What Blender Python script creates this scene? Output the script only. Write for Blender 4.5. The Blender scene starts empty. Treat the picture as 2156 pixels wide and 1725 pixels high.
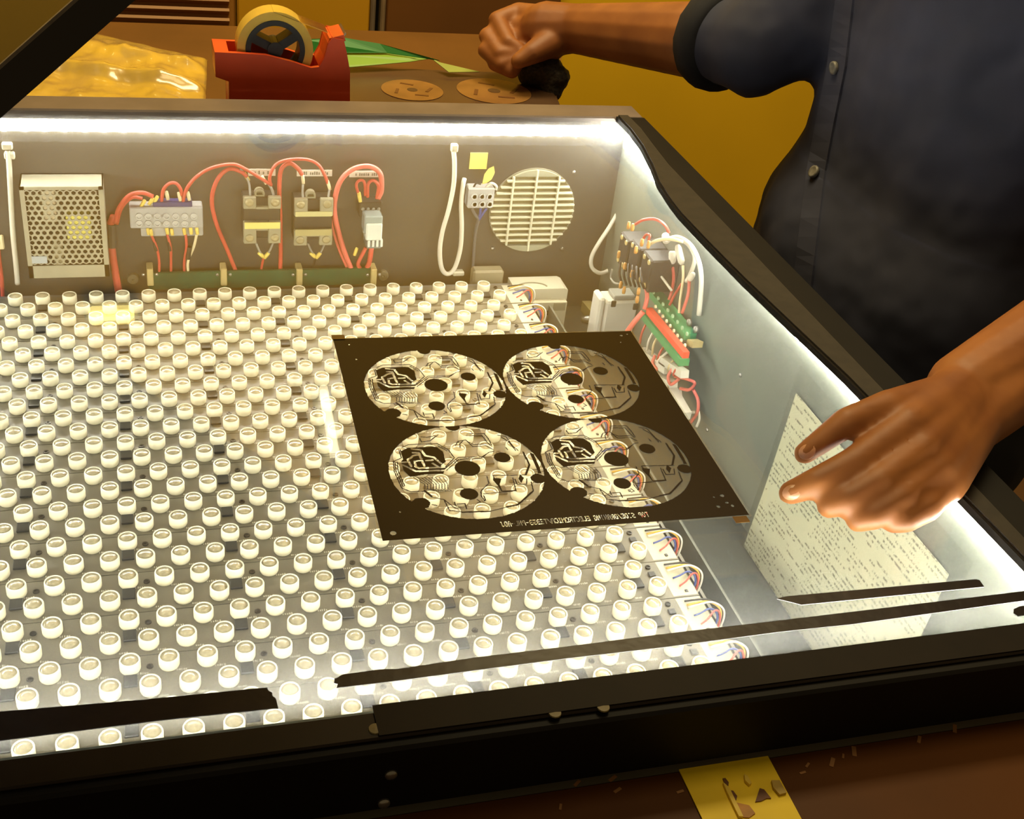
import bpy, bmesh, math, random
import numpy as np
from mathutils import Vector, Matrix, noise
from mathutils.bvhtree import BVHTree
random.seed(7)
SC = bpy.context.scene
COL = SC.collection
# ------------------------------------------------------------------ camera
# calibrated on the lattice of LED boards (metres, board surface = z 0)
CAM_R = np.array([[0.95762598, -0.26563047, 0.11132359],
                  [-0.05530244, -0.54891378, -0.83404755],
                  [0.2826555, 0.79254913, -0.5403441]])      # rows: right, down, forward
P_ = 0.0235                                                   # lens pitch
CAM_C = np.array([1.04752112, -44.54272666, 24.24019206]) * P_
FPX = 2535.997
Q_ = 1.714393 * P_                                            # board pitch
cam_d = bpy.data.cameras.new('camera')
cam = bpy.data.objects.new('camera', cam_d); COL.objects.link(cam)
cam_d.sensor_fit = 'HORIZONTAL'; cam_d.sensor_width = 36.0
cam_d.lens = FPX / 2156 * 36.0
cam_d.clip_start = 0.02; cam_d.clip_end = 50
M = Matrix.Identity(4)
for i in range(3):
    M[i][0] = CAM_R[0][i]; M[i][1] = -CAM_R[1][i]; M[i][2] = -CAM_R[2][i]; M[i][3] = CAM_C[i]
cam.matrix_world = M
SC.camera = cam
# ------------------------------------------------------------------ world / exposure
W = bpy.data.worlds.new('world'); SC.world = W; W.use_nodes = True
bg = W.node_tree.nodes['Background']
bg.inputs[0].default_value = (1.0, 0.72, 0.36, 1); bg.inputs[1].default_value = 0.13
SC.view_settings.view_transform = 'Standard'
SC.view_settings.look = 'None'
SC.view_settings.exposure = 0.0
SC.view_settings.gamma = 1.0
SC.view_settings.use_curve_mapping = False
SC.cycles.use_denoising = True
SC.cycles.max_bounces = 8
SC.cycles.transparent_max_bounces = 16
SC.cycles.sample_clamp_indirect = 6.0
STRIP_L = 72.0      # radiance of the white LED strips inside the box
LAMP_L = 26.0       # radiance of the warm lamps of the room
# an added warm fill light above the near side of the room
cl = bpy.data.lights.new('added_fill_light', 'AREA'); cl.shape = 'RECTANGLE'; cl.size = 1.2; cl.size_y = 0.5
cl.energy = 14; cl.color = (1.0, 0.74, 0.36)
clo = bpy.data.objects.new('added_fill_light', cl); COL.objects.link(clo)
clo.location = (0.25, -0.25, 2.0)

# a second added fill light, brightens the bench and wall behind the box
cl2 = bpy.data.lights.new('added_fill_light', 'AREA'); cl2.shape = 'RECTANGLE'; cl2.size = 1.4; cl2.size_y = 0.4
cl2.energy = 34; cl2.color = (1.0, 0.80, 0.42)
clo2 = bpy.data.objects.new('added_fill_light', cl2); COL.objects.link(clo2)
clo2.location = (0.45, 0.45, 1.85); clo2.rotation_euler = (math.radians(12), 0, 0)
# ------------------------------------------------------------------ geometry helpers
def ray(x, y): return CAM_R.T @ np.array([(x - 1078) / FPX, (y - 862.5) / FPX, 1.0])
def hit(x, y, ax, v):
    d = ray(x, y); t = (v - CAM_C[ax]) / d[ax]; return Vector(CAM_C + t * d)
def at(x, y, depth): return Vector(CAM_C + depth * ray(x, y))
YB = 0.050; XR = 0.497; ZF = -0.045; ZG = 0.166; ZT = 0.171; XL = -0.292; YF = -0.6825
def bw(x, y, d=0.0): return hit(x, y, 1, YB - d)
def rw(x, y, d=0.0): return hit(x, y, 0, XR - d)
def gl(x, y, z=ZT): return hit(x, y, 2, z)

def lin(c):
    c = c / 255.0
    return c / 12.92 if c <= 0.04045 else ((c + 0.055) / 1.055) ** 2.4
MATS = {}
def mat(name, rgb, rough=0.5, metal=0.0, var=0.12, scale=40.0, bump=0.0, spec=0.5, rgb2=None, coat=0.0, detail=3.0):
    if name in MATS: return MATS[name]
    m = bpy.data.materials.new(name); m.use_nodes = True
    nt = m.node_tree; b = nt.nodes['Principled BSDF']
    base = tuple(lin(c) for c in rgb)
    second = tuple(lin(c) for c in rgb2) if rgb2 else tuple(c * (1 - var) for c in base)
    tc = nt.nodes.new('ShaderNodeTexCoord'); nz = nt.nodes.new('ShaderNodeTexNoise')
    nz.inputs['Scale'].default_value = scale; nz.inputs['Detail'].default_value = detail
    nt.links.new(tc.outputs['Object'], nz.inputs['Vector'])
    rp = nt.nodes.new('ShaderNodeValToRGB')
    rp.color_ramp.elements[0].position = 0.35; rp.color_ramp.elements[1].position = 0.65
    rp.color_ramp.elements[0].color = (*second, 1); rp.color_ramp.elements[1].color = (*base, 1)
    nt.links.new(nz.outputs['Fac'], rp.inputs['Fac'])
    nt.links.new(rp.outputs['Color'], b.inputs['Base Color'])
    b.inputs['Roughness'].default_value = rough; b.inputs['Metallic'].default_value = metal
    b.inputs['Specular IOR Level'].default_value = spec
    b.inputs['Coat Weight'].default_value = coat
    if bump:
        bp = nt.nodes.new('ShaderNodeBump'); bp.inputs['Strength'].default_value = bump
        bp.inputs['Distance'].default_value = 0.002
        nt.links.new(nz.outputs['Fac'], bp.inputs['Height']); nt.links.new(bp.outputs['Normal'], b.inputs['Normal'])
    MATS[name] = m
    return m
def emit(name, rgb, strength):
    if name in MATS: return MATS[name]
    m = bpy.data.materials.new(name); m.use_nodes = True
    nt = m.node_tree; b = nt.nodes['Principled BSDF']
    b.inputs['Base Color'].default_value = (*rgb, 1)
    b.inputs['Emission Color'].default_value = (*rgb, 1)
    b.inputs['Emission Strength'].default_value = strength
    MATS[name] = m
    return m
def clear(name, tint, haze=0.03, rough=0.0, dust_haze=None, ior=1.45, noise_scale=30.0):
    """thin clear sheet: sees through, mirrors at grazing angles, a little dust"""
    if name in MATS: return MATS[name]
    m = bpy.data.materials.new(name); m.use_nodes = True
    nt = m.node_tree
    for n in list(nt.nodes): nt.nodes.remove(n)
    out = nt.nodes.new('ShaderNodeOutputMaterial')
    tr = nt.nodes.new('ShaderNodeBsdfTransparent'); tr.inputs[0].default_value = (*tint, 1)
    g = nt.nodes.new('ShaderNodeBsdfGlossy'); g.inputs['Roughness'].default_value = rough
    lw = nt.nodes.new('ShaderNodeLayerWeight'); lw.inputs[0].default_value = 0.5
    pw = nt.nodes.new('ShaderNodeMath'); pw.operation = 'POWER'; pw.inputs[1].default_value = 5.0
    fr = nt.nodes.new('ShaderNodeMath'); fr.operation = 'MULTIPLY_ADD'
    f0 = ((ior - 1) / (ior + 1)) ** 2; fr.inputs[1].default_value = 1 - f0; fr.inputs[2].default_value = f0
    nt.links.new(lw.outputs['Facing'], pw.inputs[0]); nt.links.new(pw.outputs[0], fr.inputs[0])
    mx = nt.nodes.new('ShaderNodeMixShader')
    nt.links.new(fr.outputs[0], mx.inputs[0]); nt.links.new(tr.outputs[0], mx.inputs[1]); nt.links.new(g.outputs[0], mx.inputs[2])
    df = nt.nodes.new('ShaderNodeBsdfTranslucent'); df.inputs[0].default_value = (*(dust_haze or (.8, .8, .78)), 1)
    tc = nt.nodes.new('ShaderNodeTexCoord'); nz = nt.nodes.new('ShaderNodeTexNoise')
    nz.inputs['Scale'].default_value = noise_scale; nz.inputs['Detail'].default_value = 6
    nt.links.new(tc.outputs['Object'], nz.inputs['Vector'])
    mr = nt.nodes.new('ShaderNodeMapRange')
    mr.inputs[1].default_value = 0.3; mr.inputs[2].default_value = 0.8; mr.inputs[3].default_value = haze * 0.5; mr.inputs[4].default_value = haze * 1.7
    nt.links.new(nz.outputs['Fac'], mr.inputs[0])
    m2 = nt.nodes.new('ShaderNodeMixShader')
    nt.links.new(mr.outputs[0], m2.inputs[0]); nt.links.new(mx.outputs[0], m2.inputs[1]); nt.links.new(df.outputs[0], m2.inputs[2])
    nt.links.new(m2.outputs[0], out.inputs[0])
    MATS[name] = m
    return m

ORG = {}
def tag(o, label=None, cat=None, group=None, kind=None):
    if label: o['label'] = label
    if cat: o['category'] = cat
    if group: o['group'] = group
    if kind: o['kind'] = kind
    return o
def thing(name, loc, label, cat, group=None, rz=0.0):
    o = bpy.data.objects.new(name, None); COL.objects.link(o)
    o.empty_display_size = 0.02
    o.location = loc; o.rotation_euler = (0, 0, rz); ORG[o.name] = Vector(loc)
    return tag(o, label, cat, group)

def catmull(pts, n=6):
    pts = [Vector(p) for p in pts]
    if len(pts) < 3:
        return [pts[0].lerp(pts[1], i / n) for i in range(n + 1)]
    out = []
    e = [pts[0] * 2 - pts[1]] + pts + [pts[-1] * 2 - pts[-2]]
    for i in range(1, len(e) - 2):
        a, b, c, d = e[i - 1], e[i], e[i + 1], e[i + 2]
        for k in range(n):
            t = k / n
            out.append(0.5 * ((2 * b) + (c - a) * t + (2 * a - 5 * b + 4 * c - d) * t * t + (3 * b - a - 3 * c + d) * t ** 3))
    out.append(pts[-1])
    return out
class MB:
    def __init__(s): s.v = []; s.f = []
    def add(s, vs, fs):
        o = len(s.v); s.v += [Vector(v) for v in vs]; s.f += [tuple(i + o for i in f) for f in fs]; return s
    def box(s, a, b, bev=0.0):
        """axis box from corner a to corner b; bev chamfers the 4 edges along z"""
        x0, x1 = sorted((a[0], b[0])); y0, y1 = sorted((a[1], b[1])); z0, z1 = sorted((a[2], b[2]))
        if bev <= 0:
            vs = [(x, y, z) for z in (z0, z1) for x, y in ((x0, y0), (x1, y0), (x1, y1), (x0, y1))]
            return s.add(vs, [(3, 2, 1, 0), (4, 5, 6, 7), (0, 1, 5, 4), (1, 2, 6, 5), (2, 3, 7, 6), (3, 0, 4, 7)])
        e = min(bev, (x1 - x0) / 2.01, (y1 - y0) / 2.01, (z1 - z0) / 2.01)
        def ring(z, k): return [(x0 + k, y0 + e, z), (x0 + e, y0 + k, z), (x1 - e, y0 + k, z), (x1 - k, y0 + e, z), (x1 - k, y1 - e, z), (x1 - e, y1 - k, z), (x0 + e, y1 - k, z), (x0 + k, y1 - e, z)]
        vs = ring(z0, e * .98) + ring(z0 + e, 0) + ring(z1 - e, 0) + ring(z1, e * .98)
        fs = [tuple(range(7, -1, -1)), tuple(range(24, 32))]
        for r in range(3):
            for i in range(8):
                j = (i + 1) % 8
                fs.append((r * 8 + i, r * 8 + j, r * 8 + 8 + j, r * 8 + 8 + i))
        return s.add(vs, fs)
    def cbox(s, c, sz, bev=0.0):
        return s.box([c[i] - sz[i] / 2 for i in range(3)], [c[i] + sz[i] / 2 for i in range(3)], bev)
    def obox(s, c, ax, ay, az):
        """oriented box: centre and three half vectors"""
        c, ax, ay, az = map(Vector, (c, ax, ay, az))
        vs = [c + i * ax + j * ay + k * az for k in (-1, 1) for i, j in ((-1, -1), (1, -1), (1, 1), (-1, 1))]
        return s.add(vs, [(3, 2, 1, 0), (4, 5, 6, 7), (0, 1, 5, 4), (1, 2, 6, 5), (2, 3, 7, 6), (3, 0, 4, 7)])
    def frame(s, d):
        d = Vector(d).normalized(); u = Vector((0, 0, 1)) if abs(d.z) < 0.9 else Vector((1, 0, 0))
        a = d.cross(u).normalized(); return a, d.cross(a).normalized()
    def tube(s, path, r, n=8, cap=True):
        path = [Vector(p) for p in path]; rings = []
        a0 = None
        for i, p in enumerate(path):
            d = (path[min(i + 1, len(path) - 1)] - path[max(i - 1, 0)]).normalized()
            if a0 is None: a0, b0 = s.frame(d)
            else:
                a0 = (a0 - d * a0.dot(d)).normalized(); b0 = d.cross(a0)
            rr = r[i] if isinstance(r, (list, tuple)) else r
            rings.append([p + (a0 * math.cos(2 * math.pi * k / n) + b0 * math.sin(2 * math.pi * k / n)) * rr for k in range(n)])
        vs = [v for g in rings for v in g]; fs = []
        for i in range(len(rings) - 1):
            for k in range(n):
                l = (k + 1) % n
                fs.append((i * n + k, i * n + l, (i + 1) * n + l, (i + 1) * n + k))
        if cap: fs += [tuple(range(n - 1, -1, -1)), tuple((len(rings) - 1) * n + k for k in range(n))]
        return s.add(vs, fs)
    def cyl(s, p0, p1, r, n=16, r1=None): return s.tube([p0, p1], [r, r if r1 is None else r1], n)
    def lathe(s, prof, n=20, c=(0, 0, 0), axis='z'):
        """prof: list of (radius, height) closed bottom to top"""
        vs = []; fs = []
        for r, h in prof:
            for k in range(n):
                a = 2 * math.pi * k / n; x, y = r * math.cos(a), r * math.sin(a)
                v = (x, y, h) if axis == 'z' else ((x, -h, y) if axis == 'y' else (-h, x, y))
                vs.append((c[0] + v[0], c[1] + v[1], c[2] + v[2]))
        for i in range(len(prof) - 1):
            for k in range(n):
                l = (k + 1) % n
                fs.append((i * n + k, i * n + l, (i + 1) * n + l, (i + 1) * n + k))
        if prof[0][0] > 1e-6: fs.append(tuple(range(n - 1, -1, -1)))
        if prof[-1][0] > 1e-6: fs.append(tuple((len(prof) - 1) * n + k for k in range(n)))
        return s.add(vs, fs)
    def prism(s, poly, d):
        """poly: list of 3D points (planar), extruded by vector d"""
        poly = [Vector(p) for p in poly]; d = Vector(d); n = len(poly)
        vs = poly + [p + d for p in poly]
        fs = [tuple(range(n - 1, -1, -1)), tuple(range(n, 2 * n))] + [(i, (i + 1) % n, n + (i + 1) % n, n + i) for i in range(n)]
        return s.add(vs, fs)
    def capsule(s, p0, p1, r0, r1, n=14, m=5):
        p0, p1 = Vector(p0), Vector(p1); d = (p1 - p0); L = d.length
        if L < 1e-6: d = Vector((0, 0, 1))
        else: d = d / L
        a, b = s.frame(d); vs = []; rings = []
        for i in range(m + 1):
            t = -math.pi / 2 + (math.pi / 2) * i / m; rings.append((p0 + d * (r0 * math.sin(t)), max(r0 * math.cos(t), 1e-5)))
        for i in range(m + 1):
            t = (math.pi / 2) * i / m; rings.append((p1 + d * (r1 * math.sin(t)), max(r1 * math.cos(t), 1e-5)))
        for c, r in rings:
            vs += [c + (a * math.cos(2 * math.pi * k / n) + b * math.sin(2 * math.pi * k / n)) * r for k in range(n)]
        fs = []
        for i in range(len(rings) - 1):
            for k in range(n):
                l = (k + 1) % n; fs.append((i * n + k, i * n + l, (i + 1) * n + l, (i + 1) * n + k))
        fs += [tuple(range(n - 1, -1, -1)), tuple((len(rings) - 1) * n + k for k in range(n))]
        return s.add(vs, fs)
    def loft(s, rings, cap=True):
        n = len(rings[0]); vs = [v for g in rings for v in g]; fs = []
        for i in range(len(rings) - 1):
            for k in range(n):
                l = (k + 1) % n; fs.append((i * n + k, i * n + l, (i + 1) * n + l, (i + 1) * n + k))
        if cap: fs += [tuple(range(n - 1, -1, -1)), tuple((len(rings) - 1) * n + k for k in range(n))]
        return s.add(vs, fs)
    def mesh(s, name, m, org=Vector((0, 0, 0)), smooth=False, fix=True):
        me = bpy.data.meshes.new(name)
        me.from_pydata([tuple(v - org) for v in s.v], [], s.f); me.update()
        if fix:
            b = bmesh.new(); b.from_mesh(me); bmesh.ops.recalc_face_normals(b, faces=b.faces); b.to_mesh(me); b.free()
        if m: me.materials.append(m)
        if smooth: me.polygons.foreach_set('use_smooth', [True] * len(me.polygons))
        return me
    def build(s, name, m, parent=None, smooth=False, org=None, fix=True):
        """one object; world coordinates in, origin at parent (or at the thing's own base)"""
        pl = ORG.get(parent.name, Vector((0, 0, 0))) if parent else Vector((0, 0, 0))
        if org is None:
            if parent: org = pl
            else:
                xs = [v.x for v in s.v]; ys = [v.y for v in s.v]; zs = [v.z for v in s.v]
                org = Vector(((min(xs) + max(xs)) / 2, (min(ys) + max(ys)) / 2, min(zs)))
        me = s.mesh(name, m, org, smooth, fix)
        o = bpy.data.objects.new(name, me); COL.objects.link(o)
        if parent: o.parent = parent
        o.location = org - pl; ORG[o.name] = org
        return o
def inst(name, me, loc, parent=None, rz=0.0):
    o = bpy.data.objects.new(name, me); COL.objects.link(o)
    if parent: o.parent = parent
    o.location = loc; o.rotation_euler = (0, 0, rz); return o
def autosmooth(o, ang=40):
    me = o.data
    b = bmesh.new(); b.from_mesh(me)
    for e in b.edges:
        e.smooth = not (len(e.link_faces) == 2 and e.calc_face_angle(0) > math.radians(ang))
    for f in b.faces: f.smooth = True
    b.to_mesh(me); b.free()
    return o
def bake(o, mods):
    """apply modifiers through the depsgraph and keep the result as plain mesh"""
    for fn in mods: fn(o)
    dg = bpy.context.evaluated_depsgraph_get(); dg.update()
    me = bpy.data.meshes.new_from_object(o.evaluated_get(dg))
    o.modifiers.clear(); old = o.data; mt = list(old.materials); o.data = me
    me.materials.clear()
    for x in mt: me.materials.append(x)
    bpy.data.meshes.remove(old)
    return o

def displace(me, fn):
    n_ = len(me.vertices); co = np.zeros(n_ * 3); no = np.zeros(n_ * 3)
    me.vertices.foreach_get('co', co); me.vertices.foreach_get('normal', no); co = co.reshape(-1, 3); no = no.reshape(-1, 3)
    h = np.array([fn(Vector(c)) for c in co]); co = co + no * h[:, None]
    me.vertices.foreach_set('co', co.ravel()); me.update()
# ------------------------------------------------------------------ materials
BLACKP = mat('black_paint', (23, 20, 17), 0.6, spec=0.22, var=0.3, scale=18, bump=0.1)
REARP = mat('inner_paint', (66, 64, 58), 0.42, var=0.25, scale=9, bump=0.05, spec=0.6, detail=6)
INNER = mat('inner_paint_hazed', (112, 117, 104), 0.38, var=0.25, scale=9, bump=0.05, spec=0.6, detail=6)  # rear wall paint lightened in colour for sheen and haze on the sides
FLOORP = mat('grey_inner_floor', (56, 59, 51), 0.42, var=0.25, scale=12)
RUBBER = mat('dark_foam', (32, 28, 24), 0.85, spec=0.2, var=0.3, scale=120, bump=0.4)
PCBM = mat('grey_led_board', (112, 105, 88), 0.45, var=0.16, scale=55, detail=5)
PLATE = mat('aluminium_plate', (120, 118, 110), 0.4, 0.3, var=0.15, scale=14)
LENSH = mat('white_lens_holder', (250, 242, 210), 0.4, var=0.04, scale=80)
LENSM = mat('lens_acrylic', (176, 164, 130), 0.22, var=0.3, scale=420, spec=0.7, coat=0.5)
CHIPM = mat('black_chip', (30, 26, 21), 0.4, var=0.2, scale=200)
SILK = mat('silkscreen', (205, 202, 186), 0.6)
HOLEM = mat('dark_screw', (60, 54, 44), 0.35, 0.5)
REDW = mat('red_wire', (198, 78, 68), 0.4, var=0.15)
WHITEW = mat('white_wire', (226, 220, 200), 0.45, var=0.08)
YELW = mat('yellow_wire', (222, 170, 60), 0.45)
BLUEW = mat('blue_wire', (56, 74, 140), 0.45)
BLACKW = mat('black_wire', (30, 28, 28), 0.5)
FERR = mat('yellow_ferrule', (240, 214, 110), 0.4)
FERW = mat('cream_ferrule', (240, 226, 180), 0.4)
STEEL = mat('steel', (170, 168, 160), 0.3, 0.8)
CREAM = mat('cream_plastic', (202, 196, 172), 0.5, var=0.08, scale=20)
GREYP = mat('grey_plastic', (150, 150, 142), 0.4, var=0.1, scale=60)
DARKP = mat('dark_plastic', (44, 42, 38), 0.45, var=0.2, scale=60)
GREENP = mat('green_plastic', (66, 150, 96), 0.45, var=0.12, scale=60)
GREENB = mat('green_circuit_board', (30, 82, 56), 0.35, var=0.3, scale=50)
BRASS = mat('tan_bracket', (196, 176, 118), 0.45, var=0.15, scale=80)
YELSTK = mat('yellow_sticker', (240, 222, 120), 0.5, var=0.08)
SKIN = mat('skin', (158, 98, 46), 0.55, var=0.2, scale=22, bump=0.15, rgb2=(134, 78, 34))
SHIRT = mat('navy_cotton', (54, 58, 80), 0.85, var=0.25, scale=14, bump=0.25)
TROUS = mat('black_trousers', (20, 19, 20), 0.9, var=0.3, scale=20)
YWALL = mat('yellow_wall_paint', (240, 190, 4), 0.75, var=0.1, scale=3)
BROWNT = mat('brown_bench_top', (92, 52, 6), 0.5, spec=0.2, var=0.3, scale=7, bump=0.12, detail=6)
TAPEB = mat('black_tape', (34, 22, 20), 0.35, var=0.3, scale=60, bump=0.2)
WSTRIP = emit('led_strip_glow', (1.0, 0.96, 0.84), STRIP_L)
WCHIP = emit('led_chip_glow', (1.0, 0.98, 0.96), STRIP_L * 2.2)
TUBEL = emit('warm_tube_glow', (1.0, 0.86, 0.52), LAMP_L * 0.6)
WALLL = emit('warm_bulkhead_glow', (1.0, 0.80, 0.22), LAMP_L * 0.4)

# ------------------------------------------------------------------ the room
FL = -0.76; YW = 1.25
o = MB().box((-2.2, -2.4, FL - 0.05), (2.6, YW, FL)).build('floor', mat('brown_floor', (96, 66, 34), 0.6, var=0.3, scale=4)); tag(o, kind='structure')
o = MB().box((-2.2, YW, FL), (2.6, YW + 0.1, 1.95)).build('wall_back', YWALL); tag(o, kind='structure')

# ------------------------------------------------------------------ workbench around the box
bench = thing('workbench', (0.1, -0.3, FL), 'dark brown workbench that carries the light box', 'workbench')
ZB = 0.134
MB().box((-0.62, -1.02, ZB - 0.03), (0.86, -0.7135, ZB), 0.002).build('front_top', BROWNT, bench)
MB().prism([(-0.62, 0.079, ZB - 0.03), (0.452, 0.079, ZB - 0.03), (0.472, 0.197, ZB - 0.03), (0.560, 0.445, ZB - 0.03), (-0.62, 0.445, ZB - 0.03)], (0, 0, 0.03)).build('rear_top', mat('brown_rear_top', (104, 66, 26), 0.4, var=0.25, scale=8, detail=6), bench)
MB().box((-0.30, -0.70, FL), (0.50, 0.06, -0.0605)).build('base_cabinet', mat('brown_cabinet', (84, 52, 22), 0.5, var=0.25, scale=6), bench)
for x in (-0.58, 0.80):
    MB().box((x, -0.98, FL), (x + 0.04, -0.94, ZB - 0.03)).build('leg', BROWNT, bench)
    MB().box((x, -0.76, FL), (x + 0.04, -0.72, ZB - 0.03)).build('leg', BROWNT, bench)
for x in (-0.58, 0.45):
    MB().box((x, 0.40, FL), (x + 0.04, 0.44, ZB - 0.03)).build('leg', BROWNT, bench)
    MB().box((x, 0.09, FL), (x + 0.04, 0.13, ZB - 0.03)).build('leg', BROWNT, bench)
# torn yellow masking tape running over the bench
tapeM = mat('yellow_masking_tape', (255, 220, 8), 0.55, var=0.12, scale=30, bump=0.2)
tt = thing('masking_tape', (0.27, -0.78, ZB), 'wide yellow masking tape stuck on the brown bench before the box', 'tape')
edge = []
yy = np.linspace(-0.7145, -0.95, 26)
for i, y in enumerate(yy):
    edge.append((0.2948 - 0.0045 * i / 25 + (random.uniform(-0.003, 0.0005) if i > 5 else 0), y))
poly = [(0.2486, -0.7145)] + edge + [(0.2478, -0.95)]
b = MB(); b.prism([(x, y, ZB + 0.0003) for x, y in poly], (0, 0, 0.0006)); b.build('tape_strip', tapeM, tt)
dirtM = mat('brown_tape_scar', (120, 66, 12), 0.5, var=0.4, scale=160)
flapM = mat('pale_tape_flap', (240, 208, 70), 0.5, var=0.1, scale=80)
def scrap(px, name, m, z=ZB + 0.0009, h=0.0006, par=tt):
    b = MB(); b.prism([hit(x, y, 2, z) for x, y in px], (0, 0, h)); return b.build(name, m, par)
def zc(x, y): return (1380 + x / 5.39, 1540 + y / 5.39)
scrap([zc(*p) for p in ((760, 545), (790, 540), (830, 590), (825, 630), (785, 605))], 'torn_patch', dirtM)
scrap([zc(*p) for p in ((840, 680), (880, 685), (925, 745), (915, 790), (870, 760))], 'torn_patch', dirtM)
scrap([zc(*p) for p in ((1180, 655), (1230, 670), (1310, 770), (1260, 770), (1200, 800), (1130, 810))], 'torn_patch', dirtM)
scrap([zc(*p) for p in ((920, 820), (1060, 850), (1130, 940), (1060, 990), (990, 985))], 'torn_patch', mat('orange_tape_scar', (196, 132, 16), 0.5, var=0.3, scale=120))
scrap([zc(*p) for p in ((760, 600), (830, 660), (990, 990), (940, 990), (800, 700))], 'curled_flap', flapM, h=0.0015)
scrap([zc(*p) for p in ((1000, 510), (1040, 530), (1085, 610), (1060, 630), (1010, 580))], 'curled_flap', flapM, h=0.0015)
scrap([zc(*p) for p in ((1310, 580), (1400, 580), (1480, 720), (1400, 740), (1330, 660))], 'curled_flap', mat('dull_tape_flap', (190, 160, 70), 0.5, var=0.2, scale=80), h=0.0015)

for k, (x, y) in enumerate(((1752, 1606), (1775, 1593), (1798, 1583), (1700, 1612), (1690, 1628), (1935, 1558), (2010, 1535), (1432, 1668), (1180, 1700), (1300, 1665), (1290, 1640), (1215, 1650))):
    p = hit(x, y, 2, ZB); r_ = random.Random(k); l = r_.uniform(.0012, .0032); u = r_.uniform(0, 1.2)
    MB().obox(p + Vector((0, 0, .0002)), Vector((math.cos(u), math.sin(u), 0)) * l, Vector((-math.sin(u), math.cos(u), 0)) * l * .35, (0, 0, .00015)).build('paint_flake', mat('pale_flake', (150, 104, 56), .6), bench)
# ------------------------------------------------------------------ the black light box
box = thing('exposure_box', (0.1, -0.3, -0.060), 'large black light box with a glass top, lit inside', 'light box')
T = 0.012
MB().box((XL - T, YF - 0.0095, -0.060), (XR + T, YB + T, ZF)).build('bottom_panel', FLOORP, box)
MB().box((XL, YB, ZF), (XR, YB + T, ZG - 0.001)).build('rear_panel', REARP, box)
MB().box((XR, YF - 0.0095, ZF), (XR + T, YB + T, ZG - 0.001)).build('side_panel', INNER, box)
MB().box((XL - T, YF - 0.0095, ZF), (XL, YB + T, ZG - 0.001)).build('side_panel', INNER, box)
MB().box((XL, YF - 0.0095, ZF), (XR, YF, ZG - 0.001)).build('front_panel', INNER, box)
# rims: the front one shows its face down to the bench
RZ = 0.1755
b = MB().box((XL - 0.02, -0.7125, ZB + 0.0008), (XR + 0.0125, -0.6930, RZ - 0.002), 0.0015); b.build('front_rim', BLACKP, box)
b = MB().box((XL - 0.02, -0.7075, RZ - 0.002), (XR + 0.0125, -0.6925, RZ), 0.0008); b.build('front_rim_cap', mat('brown_black_cap', (40, 31, 20), 0.55, spec=0.25, var=0.2, scale=30), box)
b = MB().box((XL - 0.02, 0.0375, ZG - 0.0005), (XR + 0.0125, 0.072, RZ), 0.0015); b.build('rear_rim', mat('rear_rim_bloomed', (128, 114, 106), 0.45, var=0.2, scale=25), box)  # rear rim colour lightened for the bloom of the strip below
# lower lip of the rear rim behind the panel
MB().box((XL - 0.02, YB + T + 0.0005, ZB), (XR + 0.0125, 0.072, ZG - 0.001)).build('rear_fascia', BLACKP, box)
# right rim with a wavy foam seal
inner = [(0.4795, 0.037), (0.4800, 0.0), (0.4765, -0.041), (0.4680, -0.09), (0.4590, -0.130), (0.4545, -0.170), (0.4532, -0.195), (0.4545, -0.25),
         (0.4570, -0.311), (0.4620, -0.38), (0.4678, -0.456), (0.4705, -0.55), (0.4730, -0.647), (0.4735, -0.686)]
mid = [(max(x + 0.014, 0.487), y) for x, y in inner]
def strip_prism(a, bb, z0, z1):
    m_ = MB(); n = len(a); rings = []
    for i in range(n):
        rings.append([Vector((a[i][0], a[i][1], z0)), Vector((bb[i][0], bb[i][1], z0)), Vector((bb[i][0], bb[i][1], z1)), Vector((a[i][0], a[i][1], z1))])
    return m_.loft(rings)
o = strip_prism(inner, mid, ZT + 0.0005, RZ + 0.001).build('foam_seal', RUBBER, box); 
o = strip_prism([(x + 0.002, y) for x, y in inner], [(x - 0.002, y) for x, y in mid], RZ + 0.001, RZ + 0.0025).build('foam_ridge', mat('foam_ridge_grey', (50, 44, 35), 0.7, var=0.3, scale=90), box)
strip_prism(mid, [(0.5095, y) for x, y in inner], ZG - 0.0005, RZ).build('side_rim', BLACKP, box)
MB().box((XL - 0.02, -0.686, ZG - 0.0005), (XL + 0.004, 0.037, RZ), 0.0015).build('side_rim', BLACKP, box)
# screws of the front
for px, m_ in (((823, 1630), STEEL), ((808, 1690), STEEL)):
    c = hit(px[0], px[1], 1, -0.7125)
    MB().lathe([(0.0028, 0.0), (0.0026, 0.0012), (0.0012, 0.0018), (0.0, 0.0019)], 14, c, 'y').build('screw', m_, box, smooth=True)
for px in ((790, 1536), (1168, 1502), (1270, 1490)):
    c = hit(px[0], px[1], 2, RZ)
    MB().lathe([(0.0030, 0.0), (0.0028, 0.0006), (0.0, 0.0008)], 14, c).build('screw_plug', mat('tan_plug', (128, 116, 76), 0.5), box)
# black tape on the front rim (starts right of the middle of the rim)
a = hit(782, 1482, 2, RZ)
o = MB().box((a.x, -0.7065, RZ), (XR - 0.002, -0.6895, RZ + 0.0008)).build('rim_tape', mat('rim_tape_dark', (28, 21, 14), 0.6, spec=0.2, var=0.3, scale=40), box)
# screws inside the right and rear panels
for px in ((1183, 523), (1037, 523), (1208, 362), (812, 581)):
    c = bw(*px)
    MB().lathe([(0.0020, 0.0), (0.0018, 0.0014), (0.0, 0.0018)], 10, c, 'y').build('panel_screw', STEEL, box, smooth=True)
for px in ((1540, 560), (1500, 520), (1560, 790), (1490, 905)):
    c = rw(*px)
    MB().lathe([(0.0018, 0.0), (0.0016, 0.0012), (0.0, 0.0015)], 10, c, 'x').build('panel_screw', STEEL, box, smooth=True)

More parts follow.
